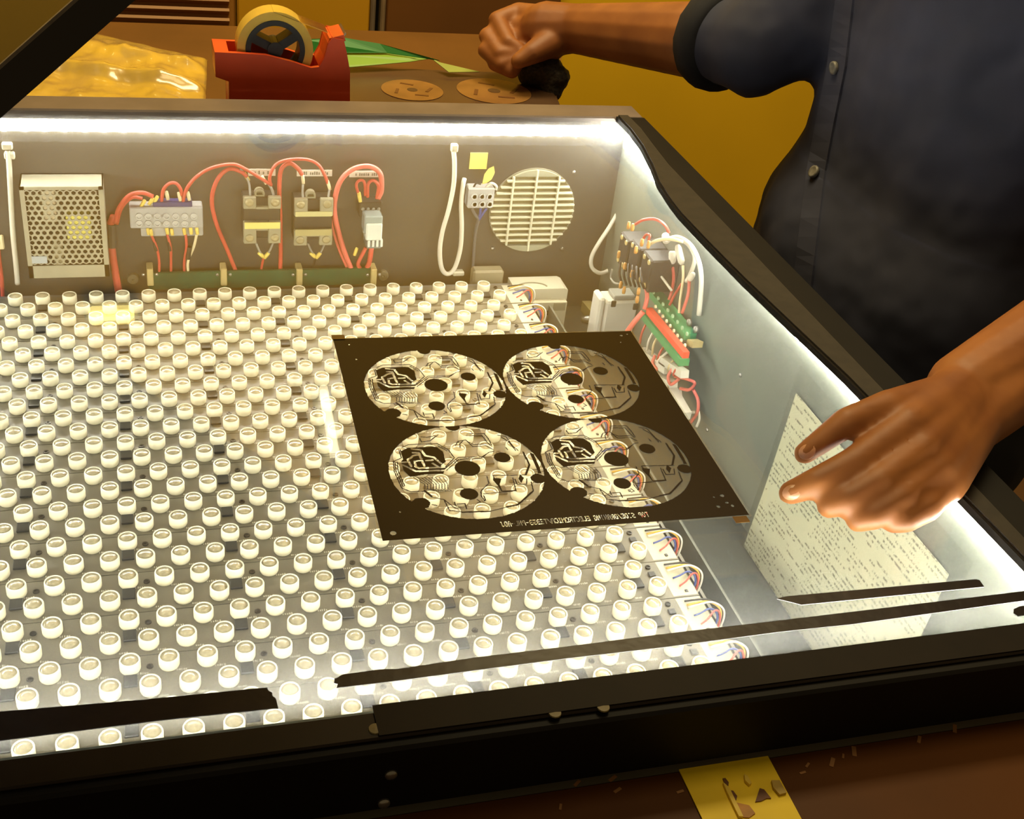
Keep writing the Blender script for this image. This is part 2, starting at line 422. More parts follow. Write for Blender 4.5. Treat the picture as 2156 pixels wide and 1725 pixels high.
# lid hinged on the far left, held half open
dl = Vector((math.cos(math.radians(41.9)), 0, math.sin(math.radians(41.9))))
nl = Vector((-dl.z, 0, dl.x))
h0 = hit(0, 250, 1, -0.71); t_ = (0.186 - h0.z) / dl.z
hinge = h0 + dl * t_
lid = thing('box_lid', (hinge.x, -0.32, hinge.z), 'open black lid tilting over the upper left of the box', 'lid')
LL = 0.80
b = MB(); b.prism([hinge + Vector((0, 0, 0)), hinge + dl * LL, hinge + dl * LL + nl * 0.009, hinge + nl * 0.009], (0, 0.775, 0)); b.build('lid_panel', mat('lid_black', (36, 31, 26), 0.38, var=0.3, scale=5, bump=0.05), lid)
b = MB(); b.prism([hinge + nl * 0.0090, hinge + dl * LL + nl * 0.0090, hinge + dl * LL + nl * 0.0099, hinge + nl * 0.0099], (0, 0.0016, 0)); b.build('highlight_strip', mat('edge_highlight', (120, 112, 100), 0.5, var=0.4, scale=200), lid)  # pale strip paints the highlight along the lid edge
for yy in (-0.66, -0.32, 0.02):
    MB().cyl((hinge.x - 0.004, yy - 0.03, hinge.z - 0.002), (hinge.x - 0.004, yy + 0.03, hinge.z - 0.002), 0.006, 12).build('hinge', STEEL, lid)

# ------------------------------------------------------------------ glass and strips of tape on it
GLASS = clear('pane_glass', (0.97, 0.985, 0.97), haze=0.026, noise_scale=5.0)  # haze on the pane also imitates the milky bloom of the strips
o = MB().box((XL + 0.006, -0.6922, ZG), (0.487, 0.037, ZT)).build('glass_pane', GLASS)
tag(o, 'clear glass pane lying over the lit box', 'glass pane')
def tape(px, label, wob=0.0):
    pts = [gl(x, y, ZT + 0.0003) for x, y in px]
    b = MB(); b.prism(pts, (0, 0, 0.0004)); o = b.build('black_tape', TAPEB)
    return tag(o, label, 'tape', 'black tape strips on the glass')
tape([(-240, 1528), (0, 1500), (300, 1475), (562, 1449), (566, 1457), (574, 1460), (573, 1467), (581, 1472), (583, 1481), (586, 1493), (577, 1493), (340, 1518), (0, 1561), (-240, 1592)], 'wide strip of black tape with a torn end, left front on the glass')
tape([(704, 1431), (712, 1428), (720, 1422), (800, 1411), (838, 1410), (1000, 1386), (1200, 1362), (1400, 1336), (1800, 1289), (2156, 1246), (2230, 1238), (2230, 1255), (2156, 1266), (1800, 1315), (1640, 1332), (1400, 1364), (1200, 1387), (1000, 1413), (820, 1437), (708, 1450), (711, 1442), (703, 1440)], 'longest black tape strip running along the front of the glass')
tape([(1635, 1262), (1655, 1257), (2055, 1221), (2062, 1223), (2072, 1237), (1687, 1275), (1672, 1271)], 'short black tape strip with cut corners above the long one')
tape([(2134, 1284), (2146, 1278), (2230, 1268), (2230, 1285), (2142, 1299), (2133, 1293)], 'stub of black tape at the right front corner of the glass')

# ------------------------------------------------------------------ white LED strips under the rim
ledm = MB().cbox((0, 0, 0), (0.0052, 0.0016, 0.0052), 0.0006).mesh('led_chip', WCHIP)
ledmx = MB().cbox((0, 0, 0), (0.0016, 0.0052, 0.0052), 0.0006).mesh('led_chip', WCHIP)
def led_strip(a, b_, nrm, label, n0=0.0):
    a, b_ = Vector(a), Vector(b_); d = (b_ - a); L = d.length; d.normalize(); nrm = Vector(nrm)
    t = thing('led_strip', ((a + b_) / 2), label, 'led strip', 'white led strips inside the box')
    MB().obox((a + b_) / 2 + nrm * 0.0008, d * L / 2, nrm * 0.0008, Vector((0, 0, 0.0060))).build('strip_tape', WSTRIP, t)  # tape itself glows, standing in for the bloom around the chips
    me = ledm if abs(d.x) > 0.5 else ledmx
    n = int(L / 0.0167)
    for i in range(n):
        p = a + d * (0.0167 * (i + 0.5)) + nrm * 0.0024 + Vector((0, 0, -0.0035))
        inst('led_chip', me, p - ORG[t.name], t)
    return t
led_strip((XL + 0.01, YB - 0.0005, 0.1575), (XR - 0.008, YB - 0.0005, 0.1575), (0, -1, 0), 'white led strip glowing along the rear wall of the box')
led_strip((XR - 0.0005, YB - 0.006, 0.1490), (XR - 0.0005, YF + 0.008, 0.1490), (-1, 0, 0), 'white led strip glowing along the right wall of the box')
led_strip((XL + 0.01, YF + 0.0005, 0.1500), (XR - 0.008, YF + 0.0005, 0.1500), (0, 1, 0), 'white led strip hidden under the front rim of the box')
led_strip((XL + 0.0005, YB - 0.006, 0.1500), (XL + 0.0005, YF + 0.008, 0.1500), (1, 0, 0), 'white led strip on the left wall of the box, out of view')

# ------------------------------------------------------------------ LED boards
N0, N1 = -7, 15; NB = 15
XB0, XB1 = (N0 - 0.75) * P_, 0.3945
pl = thing('panel_plate', (0.1, -0.3, ZF), 'flat metal plate on stilts under the led boards', 'plate')
MB().box((XB0 - 0.004, -0.605, -0.0055), (XB1 - 0.003, 0.0265, -0.0018)).build('plate', PLATE, pl)
for x in (XB0, 0.1, XB1 - 0.02):
    for y in (-0.58, -0.28, 0.0):
        MB().cyl((x + 0.008, y, ZF), (x + 0.008, y, -0.0055), 0.004, 10).build('standoff', STEEL, pl)
hold_me = MB().lathe([(0.00585, 0.0), (0.00645, 0.0012), (0.00645, 0.0066), (0.0061, 0.0074), (0.0055, 0.0075), (0.0053, 0.0066), (0.0053, 0.0062), (0.0, 0.0062)], 22).mesh('lens_holder', LENSH, smooth=False)
for p in hold_me.polygons: p.use_smooth = len(p.vertices) == 4
for v in hold_me.vertices: v.co.z *= 1.15
lens_me = MB().lathe([(0.0053, 0.0062), (0.0051, 0.0071), (0.0036, 0.0069), (0.0029, 0.0073), (0.0015, 0.0076), (0.0, 0.0077)], 16).mesh('lens', LENSM, smooth=True)
for v in lens_me.vertices: v.co.z *= 1.15
chip_me = MB().cbox((0, 0, 0.0009), (0.0082, 0.0100, 0.0018), 0.0004).mesh('driver_chip', CHIPM)
scr_me = MB().lathe([(0.0022, 0.0), (0.0021, 0.0007), (0.0011, 0.0007), (0.0009, 0.0002), (0.0, 0.0002)], 12).mesh('mounting_screw', HOLEM)
board_me = MB().box((XB0, -0.511 * Q_, -0.0016), (XB1, 0.470 * Q_, 0.0)).mesh('circuit_board', PCBM)
# printed marks of one board
sk = MB(); rs = random.Random(3)
for n in range(N0, N1):
    x0 = (n + 0.18) * P_
    for k in range(5):
        w = rs.uniform(0.0005, 0.0011); sk.box((x0 + k * 0.0014, 0.07 * Q_, 0), (x0 + k * 0.0014 + w, 0.07 * Q_ + rs.uniform(0.0012, 0.0018), 0.00015))
    x0 = (n + 0.72) * P_
    for k in range(4):
        w = rs.uniform(0.0005, 0.0011); sk.box((x0 + k * 0.0014, -0.44 * Q_, 0), (x0 + k * 0.0014 + w, -0.44 * Q_ + rs.uniform(0.001, 0.0016), 0.00015))
silk_me = sk.mesh('silkscreen_print', SILK)
pad_me = MB().box((15.95 * P_, -0.48 * Q_, 0), (XB1 - 0.0006, 0.46 * Q_, 0.00012)).mesh('white_end_print', mat('board_end_white', (198, 192, 166), 0.55, var=0.15, scale=90))
ic_me = MB().cbox((0, 0, 0.0008), (0.0052, 0.0050, 0.0016), 0.0004).mesh('end_chip', CHIPM)
cap_me = MB().lathe([(0.0021, 0), (0.0021, 0.0012), (0.0014, 0.0014), (0.0014, 0.0008), (0, 0.0008)], 12).mesh('end_ring', CHIPM)
wires = []
for k, (m_, y0, dy, dx, up) in enumerate(((BLACKW, 0.34, -0.12, 0.022, 0.0035), (YELW, 0.24, -0.10, 0.022, 0.0045), (WHITEW, 0.17, -0.06, 0.024, 0.0055), (BLUEW, -0.04, 0.12, 0.017, 0.0035), (REDW, -0.26, 0.32, 0.017, 0.0045))):
    x0 = 16.0 * P_ + 0.004 + 0.0012 * (k == 3) + 0.003 * (k == 4); yy0 = y0 * Q_
    pth = catmull([(x0, yy0, 0.0012), (x0 + dx * 0.35, yy0 + dy * Q_ * 0.2, up * 0.7), (x0 + dx * 0.72, yy0 + dy * Q_ * 0.6, up), (x0 + dx, yy0 + dy * Q_ - 0.004, up * 0.6), (x0 + dx + 0.001, yy0 + dy * Q_ - 0.007, -0.004), (x0 + dx - 0.003, yy0 + dy * Q_ - 0.010, -0.016)], 4)
    wires.append(MB().tube(pth, 0.00075, 6).mesh('wire', m_, smooth=True))
POSN = ['rearmost', 'second', 'third', 'fourth', 'fifth', 'sixth', 'seventh', 'eighth', 'ninth', 'tenth', 'eleventh', 'twelfth', 'thirteenth', 'fourteenth', 'frontmost']
for j in range(NB):
    lab = ('rearmost grey led board with two rows of white lenses' if j == 0 else 'frontmost grey led board, half hidden under the front rim' if j == NB - 1
           else '%s grey led board from the rear, two rows of white lenses' % POSN[j])
    t = thing('led_board', (0, -j * Q_, 0), lab, 'led board', 'grey led boards side by side in the box')
    inst('circuit_board', board_me, (0, 0, 0), t)
    inst('silkscreen_print', silk_me, (0, 0, 0), t); inst('white_end_print', pad_me, (0, 0, 0), t)
    for n in range(N0, N1 + 1):
        for (x, y) in ((n * P_, 0.206 * Q_), ((n + 0.5) * P_, -0.294 * Q_)):
            h = inst('lens_holder', hold_me, (x, y, 0), t)
            inst('lens', lens_me, (0, 0, 0), h, rz=rs.uniform(0, 6))
        if n % 3 == 0: inst('driver_chip', chip_me, (n * P_, -0.0027, 0), t)
        if n % 3 == 0 and n < N1: inst('mounting_screw', scr_me, ((n + 0.5) * P_, 0.22 * Q_, 0), t)
    inst('end_chip', ic_me, (15.62 * P_, 0.13 * Q_, 0), t); inst('end_ring', cap_me, (15.62 * P_, 0.33 * Q_, 0), t)
    inst('end_chip', ic_me, (16.45 * P_, -0.38 * Q_, 0), t).scale = (0.4, 0.5, 0.6)
    for me in wires: inst('wire', me, (0, 0, 0), t)
# cable duct beside the boards
t = thing('cable_duct', (0.415, -0.3, ZF), 'low clear-edged cable duct along the right side of the led boards', 'cable duct')
MB().box((0.404, -0.62, ZF), (0.4065, 0.02, -0.012)).build('duct_wall', mat('duct_brown', (110, 104, 84), 0.4, var=0.2), t)
MB().box((0.4225, -0.62, ZF), (0.4245, 0.02, -0.014)).build('duct_wall', mat('duct_clear_edge', (112, 114, 104), 0.2, var=0.1), t)
MB().box((0.404, -0.62, ZF), (0.4245, 0.02, ZF + 0.002)).build('duct_floor', mat('duct_floor', (84, 82, 68), 0.4, var=0.2), t)
MB().box((0.4245, -0.62, ZF), (0.436, 0.0, ZF + 0.0015)).build('duct_foot', mat('duct_foot', (110, 112, 104), 0.4), t)

# ------------------------------------------------------------------ fittings on the rear wall of the box
def wire(pts, r, m_, parent, name='wire', n=5):
    return MB().tube(catmull(pts, n), r, 8).build(name, m_, parent, smooth=True)
def ferrule(px, m_, parent, d=0.012, L=0.0045, r=0.0016, dirv=(0.2, 0, -1), name='ferrule'):
    p = bw(px[0], px[1], d); v = Vector(dirv).normalized() * L
    return MB().tube([p - v, p - v * 0.2, p + v], [r * 0.85, r, r * 0.9], 10).build(name, m_, parent, smooth=True)
# power supply with a honeycomb cover
x0, x1, z0, z1 = -0.0810, -0.0104, 0.0200, 0.1105
psu = thing('power_supply', ((x0 + x1) / 2, YB - 0.015, z0), 'metal power supply with a honeycomb cover, left on the rear wall', 'power supply')
PSUM = mat('zinc_sheet', (176, 172, 150), 0.35, 0.35, var=0.12, scale=30)
b = MB(); yf = YB - 0.030
b.box((x0, yf, z0), (x0 + 0.0012, YB, z1)); b.box((x1 - 0.0012, yf, z0), (x1, YB, z1)); b.box((x0, yf, z0), (x1, YB, z0 + 0.0012)); b.box((x0, yf + 0.001, z1 - 0.0012), (x1, YB, z1)); b.box((x0, YB - 0.002, z0), (x1, YB, z1))
b.build('housing', PSUM, psu)
hp = 0.0056; rh = 0.0021; b = MB(); zt_ = z1 - 0.003; zb_ = z0 + 0.0125
nx = int((x1 - x0 - 0.004) / hp); row = 0; z = zt_ - 0.0032
def P2(x, z): return (x, yf, z)
cells = []
while z > zb_ + 0.002:
    off = (row % 2) * hp / 2
    for i in range(nx):
        cx = x0 + 0.0045 + hp * 0.5 + i * hp + off - hp * 0.25
        if cx + hp / 2 < x1 - 0.001: cells.append((cx, z))
    z -= hp * 0.866; row += 1
ro = hp / math.sqrt(3) * 1.002
for cx, cz in cells:
    outer = [Vector((cx + ro * math.sin(math.pi / 3 * k), yf, cz + ro * math.cos(math.pi / 3 * k))) for k in range(6)]
    innr = [Vector((cx + rh * math.sin(math.pi / 3 * k), yf, cz + rh * math.cos(math.pi / 3 * k))) for k in range(6)]
    back = [v + Vector((0, 0.0008, 0)) for v in innr]
    b.add(outer + innr + back, [(k, (k + 1) % 6, 6 + (k + 1) % 6, 6 + k) for k in range(6)] + [(6 + k, 6 + (k + 1) % 6, 12 + (k + 1) % 6, 12 + k) for k in range(6)])
# frame of the cover around the honeycomb
b.box((x0, yf - 0.0003, z0), (x1, yf + 0.0006, zb_)); b.box((x0, yf - 0.0003, zt_), (x1, yf + 0.0006, z1))
b.box((x0, yf - 0.0003, z0), (x0 + 0.0040, yf + 0.0006, z1)); b.box((x1 - 0.0042, yf - 0.0003, z0), (x1, yf + 0.0006, z1))
b.build('honeycomb_cover', PSUM, psu, fix=False)
MB().box((x0 + 0.002, yf + 0.010, z0 + 0.002), (x1 - 0.002, yf + 0.012, z1 - 0.002)).build('inner_board', mat('psu_dark_board', (58, 52, 40), 0.5, var=0.4, scale=90), psu)
a = bw(137, 452, 0.028); c = bw(195, 505, 0.028)
MB().box((a.x, yf + 0.0015, c.z), (c.x, yf + 0.010, a.z), 0.001).build('transformer', mat('transformer_yellow', (246, 236, 120), 0.4, var=0.1, scale=70), psu)
a = bw(85, 400, 0.028); c = bw(122, 468, 0.028)
MB().box((a.x, yf + 0.0015, c.z), (c.x, yf + 0.010, a.z), 0.001).build('heat_sink', mat('psu_tan', (196, 182, 150), 0.5, var=0.1, scale=70), psu)
a = bw(110, 510, 0.028); c = bw(136, 560, 0.028)
MB().box((a.x, yf + 0.002, c.z), (c.x, yf + 0.010, a.z), 0.001).build('capacitor', mat('psu_tan2', (150, 142, 112), 0.5, var=0.1, scale=70), psu)
a = bw(66, 540, 0.0304); c = bw(100, 554, 0.0304)
MB().box((a.x, yf - 0.0008, c.z), (c.x, yf - 0.0003, a.z)).build('spec_label', mat('pale_blue_label', (178, 186, 186), 0.5), psu)

# eight-way terminal block with its leads
def P(px, d): return bw(px[0], px[1], d)
tb = thing('terminal_block', bw(350, 497, 0.008), 'long translucent grey terminal block with red wires beside the power supply', 'terminal block')
TBM = mat('translucent_nylon', (176, 176, 172), 0.35, var=0.1, scale=90)
a = P((272, 438), 0.016); c = P((428, 480), 0.016)
MB().box((a.x, YB - 0.016, c.z), (c.x, YB, a.z), 0.001).build('body', TBM, tb)
a2 = P((296, 480), 0.012); c2 = P((428, 497), 0.012)
MB().box((a2.x, YB - 0.012, c2.z), (c2.x, YB, a2.z + 0.001), 0.001).build('lower_body', TBM, tb)
for k in range(7):
    for yy in (455, 470):
        p = P((293 + k * 19.2, yy), 0.016)
        MB().lathe([(0.0032, 0), (0.0031, 0.0016), (0.0022, 0.0016), (0.0020, 0.0004), (0, 0.0004)], 14, p, 'y').build('screw_collar', mat('nylon_collar', (200, 200, 194), 0.3), tb)
a = P((322, 426), 0.014); c = P((405, 440), 0.014)
MB().box((a.x, YB - 0.014, c.z), (c.x, YB - 0.004, a.z), 0.0006).build('blue_lugs', mat('blue_lug', (56, 58, 110), 0.4), tb)
for px in ((301, 428), (318, 424), (328, 420)): ferrule(px, FERR, tb, 0.012, 0.0038, 0.0018, (-0.6, 0, -1))
for px in ((352, 412), (378, 414), (397, 413)): ferrule(px, FERW, tb, 0.012, 0.0042, 0.0018, (0.15, 0, -1))
for px in ((312, 487), (318, 489), (352, 486), (362, 488), (388, 487), (402, 486), (415, 486)): ferrule(px, FERR, tb, 0.014, 0.0034, 0.0018, (0.1, 0, -1))
wire([P(p, d) for p, d in (((243, 470), 0.008), ((250, 440), 0.010), ((272, 412), 0.013), ((300, 406), 0.014), ((322, 414), 0.013))], 0.0021, REDW, tb)
wire([P(p, d) for p, d in (((246, 472), 0.007), ((256, 438), 0.008), ((278, 416), 0.010), ((300, 418), 0.012))], 0.0016, REDW, tb)
wire([P(p, d) for p, d in (((340, 425), 0.012), ((344, 400), 0.012), ((356, 387), 0.013), ((370, 386), 0.013), ((380, 398), 0.013), ((382, 412), 0.012))], 0.0016, REDW, tb)
wire([P(p, d) for p, d in (((385, 425), 0.012), ((392, 400), 0.012), ((412, 374), 0.013), ((445, 354), 0.012), ((490, 346), 0.012), ((520, 358), 0.012), ((548, 375), 0.013), ((572, 390), 0.013))], 0.0017, REDW, tb)
wire([P(p, d) for p, d in (((240, 455), 0.006), ((232, 480), 0.005), ((236, 530), 0.006), ((243, 575), 0.008), ((250, 615), 0.010))], 0.0036, REDW, tb, 'supply_cable')
MB().tube([P((235, 472), 0.006), P((236, 520), 0.006)], 0.0042, 10).build('shrink_sleeve', mat('grey_sleeve', (70, 66, 58), 0.6), tb)
for (x, xb, m_) in ((318, 335, REDW), (352, 360, REDW), (391, 388, REDW), (414, 396, FERW)):
    wire([P((x, 494), 0.013), P(((x + xb) / 2 + 3, 520), 0.012), P((xb, 550), 0.010), P((xb, 575), 0.010)], 0.0013, m_, tb)
MB().tube([P((324, 505), 0.012), P((329, 528), 0.012)], 0.0017, 8).build('shrink_sleeve', DARKP, tb)
MB().tube([P((356, 508), 0.012), P((358, 528), 0.012)], 0.0017, 8).build('shrink_sleeve', DARKP, tb)
MB().tube([P((399, 520), 0.012), P((396, 545), 0.012)], 0.0024, 8).build('shrink_sleeve', DARKP, tb)

# two solid state relays
COVER = mat('smoky_cover', (150, 146, 122), 0.3, var=0.12, scale=50)
def relay(px0, label, label_top, dx):
    """px0: pixel of the upper left corner of the body"""
    def q(x, y, d): return bw(px0[0] + x, px0[1] + y, d)
    t = thing('solid_state_relay', q(40, 95, 0.010), label, 'relay', 'solid state relays on the rear wall')
    a = q(0, 0, 0.022); c = q(79, 97, 0.022)
    MB().box((a.x, YB - 0.018, c.z + 0.004), (c.x, YB, a.z - 0.002), 0.001).build('body', DARKP, t)
    w = c.x - a.x; h = a.z - c.z
    # upper cover with its notch
    def cov(zt, zb, name, notch_top):
        b = MB(); n0, n1 = a.x + w * 0.34, a.x + w * 0.66
        b.box((a.x, YB - 0.023, zb), (n0, YB - 0.0175, zt), 0.0008); b.box((n1, YB - 0.023, zb), (c.x, YB - 0.0175, zt), 0.0008)
        if notch_top: b.box((n0, YB - 0.023, zb), (n1, YB - 0.0175, zb + (zt - zb) * 0.16))
        else: b.box((n0, YB - 0.023, zt - (zt - zb) * 0.38), (n1, YB - 0.0175, zt))
        b.build(name, COVER, t)
    cov(a.z, a.z - h * (0.25 if not dx else 0.36), 'upper_cover', True)
    cov(c.z + h * 0.47 if not dx else c.z + h * 0.33, c.z, 'lower_cover', False)
    p = q(39, -3, 0.020)
    b = MB(); b.lathe([(0.0048, 0), (0.0048, 0.006), (0.0030, 0.006), (0.0028, 0.001), (0, 0.001)], 18, Vector((p.x - 0.0015, YB - 0.010, p.z)), 'y')
    b.box((p.x - 0.006, YB - 0.0165, p.z - 0.012), (p.x + 0.003, YB - 0.010, p.z - 0.001)); b.build('mounting_ear', COVER, t)
    for sx in (0.16, 0.84):
        for zz in ((a.z - h * 0.11), (c.z + h * 0.13)):
            MB().lathe([(0.0042, 0), (0.0040, 0.0014), (0.0018, 0.0016), (0.0, 0.0010)], 14, (a.x + w * sx, YB - 0.0225, zz), 'y').build('terminal_screw', mat('dull_screw', (168, 158, 124), 0.35, 0.4), t, smooth=True)
    zs = c.z + h * (0.47 if not dx else 0.36)
    MB().box((a.x + 0.001, YB - 0.0238, zs - 0.0065), (c.x - 0.001, YB - 0.0228, zs)).build('printed_band', mat('pale_yellow_band' if not dx else 'olive_band', (240, 226, 130) if not dx else (170, 160, 110), 0.5), t)
    if dx:
        MB().box((a.x + 0.001, YB - 0.0238, a.z - h * 0.36), (c.x - 0.001, YB - 0.0228, a.z - h * 0.26)).build('printed_band', mat('pale_olive_band', (206, 198, 140), 0.5), t)
    return t, q
r1, q1 = relay((512, 415), 'solid state relay with a pale yellow band, left of the pair', None, False)
r2, q2 = relay((620, 419), 'solid state relay with two olive bands, right of the pair', None, True)
def W(pts, r, m_, par): return wire([bw(x, y, d) for x, y, d in pts], r, m_, par)
ferrule((519, 372), FERR, r1, 0.012, 0.0045, 0.0018, (0.5, 0, -1)); ferrule((556, 379), FERW, r1, 0.012, 0.0045, 0.0016, (0.5, 0, -1))
W([(505, 356, .012), (515, 366, .012), (524, 385, .014), (527, 412, .018)], .0011, GREYP, r1)
W([(566, 388, .012), (573, 400, .014), (576, 412, .018)], .0013, GREYP, r1)
W([(498, 575, .008), (478, 525, .010), (455, 470, .012), (446, 420, .012), (458, 378, .012), (482, 356, .012), (508, 362, .012), (520, 372, .012)], .0020, REDW, r1)
W([(590, 572, .008), (591, 520, .010), (590, 450, .012), (588, 400, .012), (592, 358, .012), (610, 344, .012), (628, 356, .012), (636, 368, .012)], .0021, REDW, r1)
W([(570, 392, .012), (568, 372, .013), (580, 348, .013), (605, 337, .013), (645, 336, .013), (670, 347, .013), (684, 370, .013), (690, 386, .012)], .0016, REDW, r2)
ferrule((638, 378), FERW, r2, 0.012, 0.0042, 0.0017, (0.1, 0, -1)); ferrule((692, 390), FERW, r2, 0.012, 0.0050, 0.0018, (0.3, 0, -1))
W([(638, 386, .012), (637, 405, .015), (638, 420, .018)], .0011, GREYP, r2); W([(694, 398, .012), (692, 410, .015), (690, 422, .018)], .0011, GREYP, r2)
for rr, cx in ((r1, 555), (r2, 664)):
    ferrule((cx - 5, 537), FERR, rr, 0.014, 0.0036, 0.0020, (0.7, 0, -0.7)); ferrule((cx + 6, 538), FERR, rr, 0.014, 0.0036, 0.0020, (-0.6, 0, -0.8))
    W([(cx - 16, 512, .018), (cx - 10, 526, .015), (cx - 4, 536, .014)], .0010, GREYP, rr); W([(cx + 20, 512, .018), (cx + 14, 526, .015), (cx + 8, 536, .014)], .0010, GREYP, rr)
    W([(cx, 543, .012), (cx - 3, 556, .010), (cx - 6, 573, .009)], .0012, REDW if rr is r1 else BLACKW, rr)

# plug-in relay on a dark socket
t = thing('plug_in_relay', bw(785, 520, .010), 'clear plug-in relay on a dark socket with looped red wires', 'relay')
a = bw(757, 425, .014); c = bw(803, 455, .014); MB().box((a.x, YB - .016, c.z), (c.x, YB, a.z), .001).build('socket', DARKP, t)
for k in range(4):
    p = bw(764 + k * 11, 440, .0165); MB().lathe([(.0018, 0), (.0016, .0008), (0, .001)], 10, p, 'y').build('socket_screw', STEEL, t)
a = bw(768, 455, .030); c = bw(804, 492, .030); MB().box((a.x, YB - .031, c.z), (c.x, YB - .014, a.z), .0012).build('relay_case', mat('blue_grey_case', (150, 162, 158), .15, var=.1), t)
a = bw(771, 470, .031); c = bw(803, 505, .031); MB().box((a.x, YB - .0335, c.z), (c.x, YB - .014, a.z), .0012).build('retaining_clip', mat('pale_clip', (226, 232, 220), .2, var=.1), t)
for k in range(4): MB().box((a.x + .002 + k * .0042, YB - .0345, c.z - .006), (a.x + .0042 + k * .0042, YB - .030, c.z + .001)).build('clip_tooth', mat('pale_clip', (226, 232, 220), .2), t)
a = bw(772, 505, .020); c = bw(802, 522, .020); MB().box((a.x, YB - .022, c.z), (c.x, YB, a.z), .001).build('socket_foot', mat('blue_grey_foot', (104, 116, 118), .3), t)
W([(742, 572, .010), (725, 530, .012), (708, 470, .014), (704, 430, .014), (715, 385, .014), (740, 358, .014), (775, 350, .014), (800, 365, .014), (803, 400, .014), (796, 418, .014)], .0026, mat('hazed_red_wire', (220, 110, 98), .4), t)  # red wire paled in colour for the haze over it
W([(735, 572, .008), (714, 525, .010), (698, 470, .012), (698, 425, .012)], .0016, mat('hazed_red_wire', (220, 110, 98), .4), t)
W([(756, 412, .014), (750, 390, .016), (757, 380, .016), (767, 384, .016), (769, 412, .014)], .0014, REDW, t)
W([(774, 415, .014), (775, 388, .016), (786, 380, .016), (797, 392, .016), (793, 418, .014)], .0017, REDW, t)
W([(770, 522, .012), (758, 545, .012), (754, 558, .012), (762, 570, .010)], .0020, REDW, t); W([(782, 522, .012), (778, 550, .012), (770, 570, .010)], .0026, REDW, t)
ferrule((757, 415), FERR, t, .015, .005, .0020, (.2, 0, -1)); ferrule((749, 530), FERR, t, .014, .0042, .0018, (-.3, 0, -1))
# printed label strips above the relays
def label_strip(a, b_, words, label):
    p, q_ = bw(a[0], a[1], .0006), bw(b_[0], b_[1], .0006)
    t = thing('label_strip', ((p.x + q_.x) / 2, YB - .0006, q_.z), label, 'label', 'paper labels above the relays')
    MB().box((p.x, YB - .0010, q_.z), (q_.x, YB - .0002, p.z)).build('paper', mat('label_paper', (238, 232, 210), .6), t)
    r_ = random.Random(words); b = MB(); x = p.x + .004; h = p.z - q_.z
    while x < q_.x - .004:
        w_ = r_.uniform(.0010, .0018)
        if r_.random() < .82: b.box((x, YB - .0012, q_.z + h * .25), (x + w_, YB - .0010, q_.z + h * r_.uniform(.62, .78)))
        x += w_ + .0007
    b.build('print', mat('faded_print', (120, 116, 104), .7), t)
label_strip((522, 356), (580, 370), 3, 'white paper label above the left solid state relay')
label_strip((625, 358), (699, 371), 5, 'white paper label above the right solid state relay')
label_strip((736, 360), (801, 373), 8, 'white paper label above the plug-in relay')

# green rail at the foot of the rear wall
t = thing('terminal_rail', bw(550, 605, .008), 'long dark green circuit rail low on the rear wall', 'rail')
a = bw(312, 574, .012); c = bw(790, 597, .012)
MB().box((a.x, YB - .014, -.004), (c.x, YB - .010, a.z), .0005).build('rail_board', GREENB, t)
for px in (316, 471, 630, 786):
    p = bw(px, 580, .014); MB().box((p.x - .0030, YB - .0175, p.z - .010), (p.x + .0030, YB - .002, p.z + .0085), .0008).build('bracket', BRASS, t)
    for s_ in (-1, 1): MB().lathe([(.0016, 0), (.0015, .0016), (0, .002)], 8, (p.x + s_ * .0062, YB - .0135, p.z + .001), 'y').build('rail_screw', STEEL, t)
for px in ((280, 588), (807, 581)):
    p = bw(px[0], px[1], .004); MB().lathe([(.0055, 0), (.0055, .004), (.0048, .005), (.0012, .005), (0, .0035)], 18, (p.x, YB, p.z), 'y').build('standoff', mat('grey_standoff', (120, 116, 96), .4, .4), t)

# fan grille
fc = bw(1120, 443, .002); fr_ = .0452
t = thing('fan_grille', (fc.x, YB, fc.z - fr_), 'round cream fan grille with horizontal slats on the rear wall', 'fan grille')
MB().lathe([(fr_, 0.0), (fr_, .0012), (0, .0012)], 48, (fc.x, YB, fc.z), 'y').build('dark_opening', mat('fan_backing', (112, 104, 70), .6, var=.3, scale=60), t)  # tan-brown backing disc between the slats
GRM = mat('cream_grille', (214, 210, 182), .45, var=.06)
nS = 11
for k in range(nS):
    z = fc.z + (-(nS - 1) / 2 + k) * .00660; hw = math.sqrt(max(fr_ ** 2 - (z - fc.z) ** 2, 0))
    MB().box((fc.x - hw, YB - .0052, z - .00105), (fc.x + hw, YB - .0016, z + .00105), .0004).build('slat', GRM, t)
for k in (-1, 0, 1):
    x = fc.x + k * .0243; hh = math.sqrt(fr_ ** 2 - (x - fc.x) ** 2)
    MB().box((x - .0011, YB - .0058, fc.z - hh), (x + .0011, YB - .0020, fc.z + hh), .0004).build('upright_bar', GRM, t)
for s_ in (-1, 1):
    ang0 = math.asin(.0385 / fr_); pts = [(fc.x + fr_ * math.cos(u) , YB - .0012, fc.z + s_ * fr_ * math.sin(u)) for u in np.linspace(ang0, math.pi - ang0, 16)]
    MB().prism(pts, (0, -.0042, 0)).build('solid_segment', mat('grille_segment', (150, 150, 128), .5), t)
b = MB(); ring = []
for k in range(48):
    u = 2 * math.pi * k / 48; cu, su = math.cos(u), math.sin(u)
    ring.append([Vector((fc.x + r_ * cu, YB - d_, fc.z + r_ * su)) for r_, d_ in ((fr_ + .0008, 0), (fr_ + .0008, .0022), (fr_ - .0004, .0022), (fr_ - .0004, 0))])
ring.append(ring[0]); b.loft(ring, cap=False); b.build('rim_ring', mat('grille_ring', (128, 126, 108), .5), t)

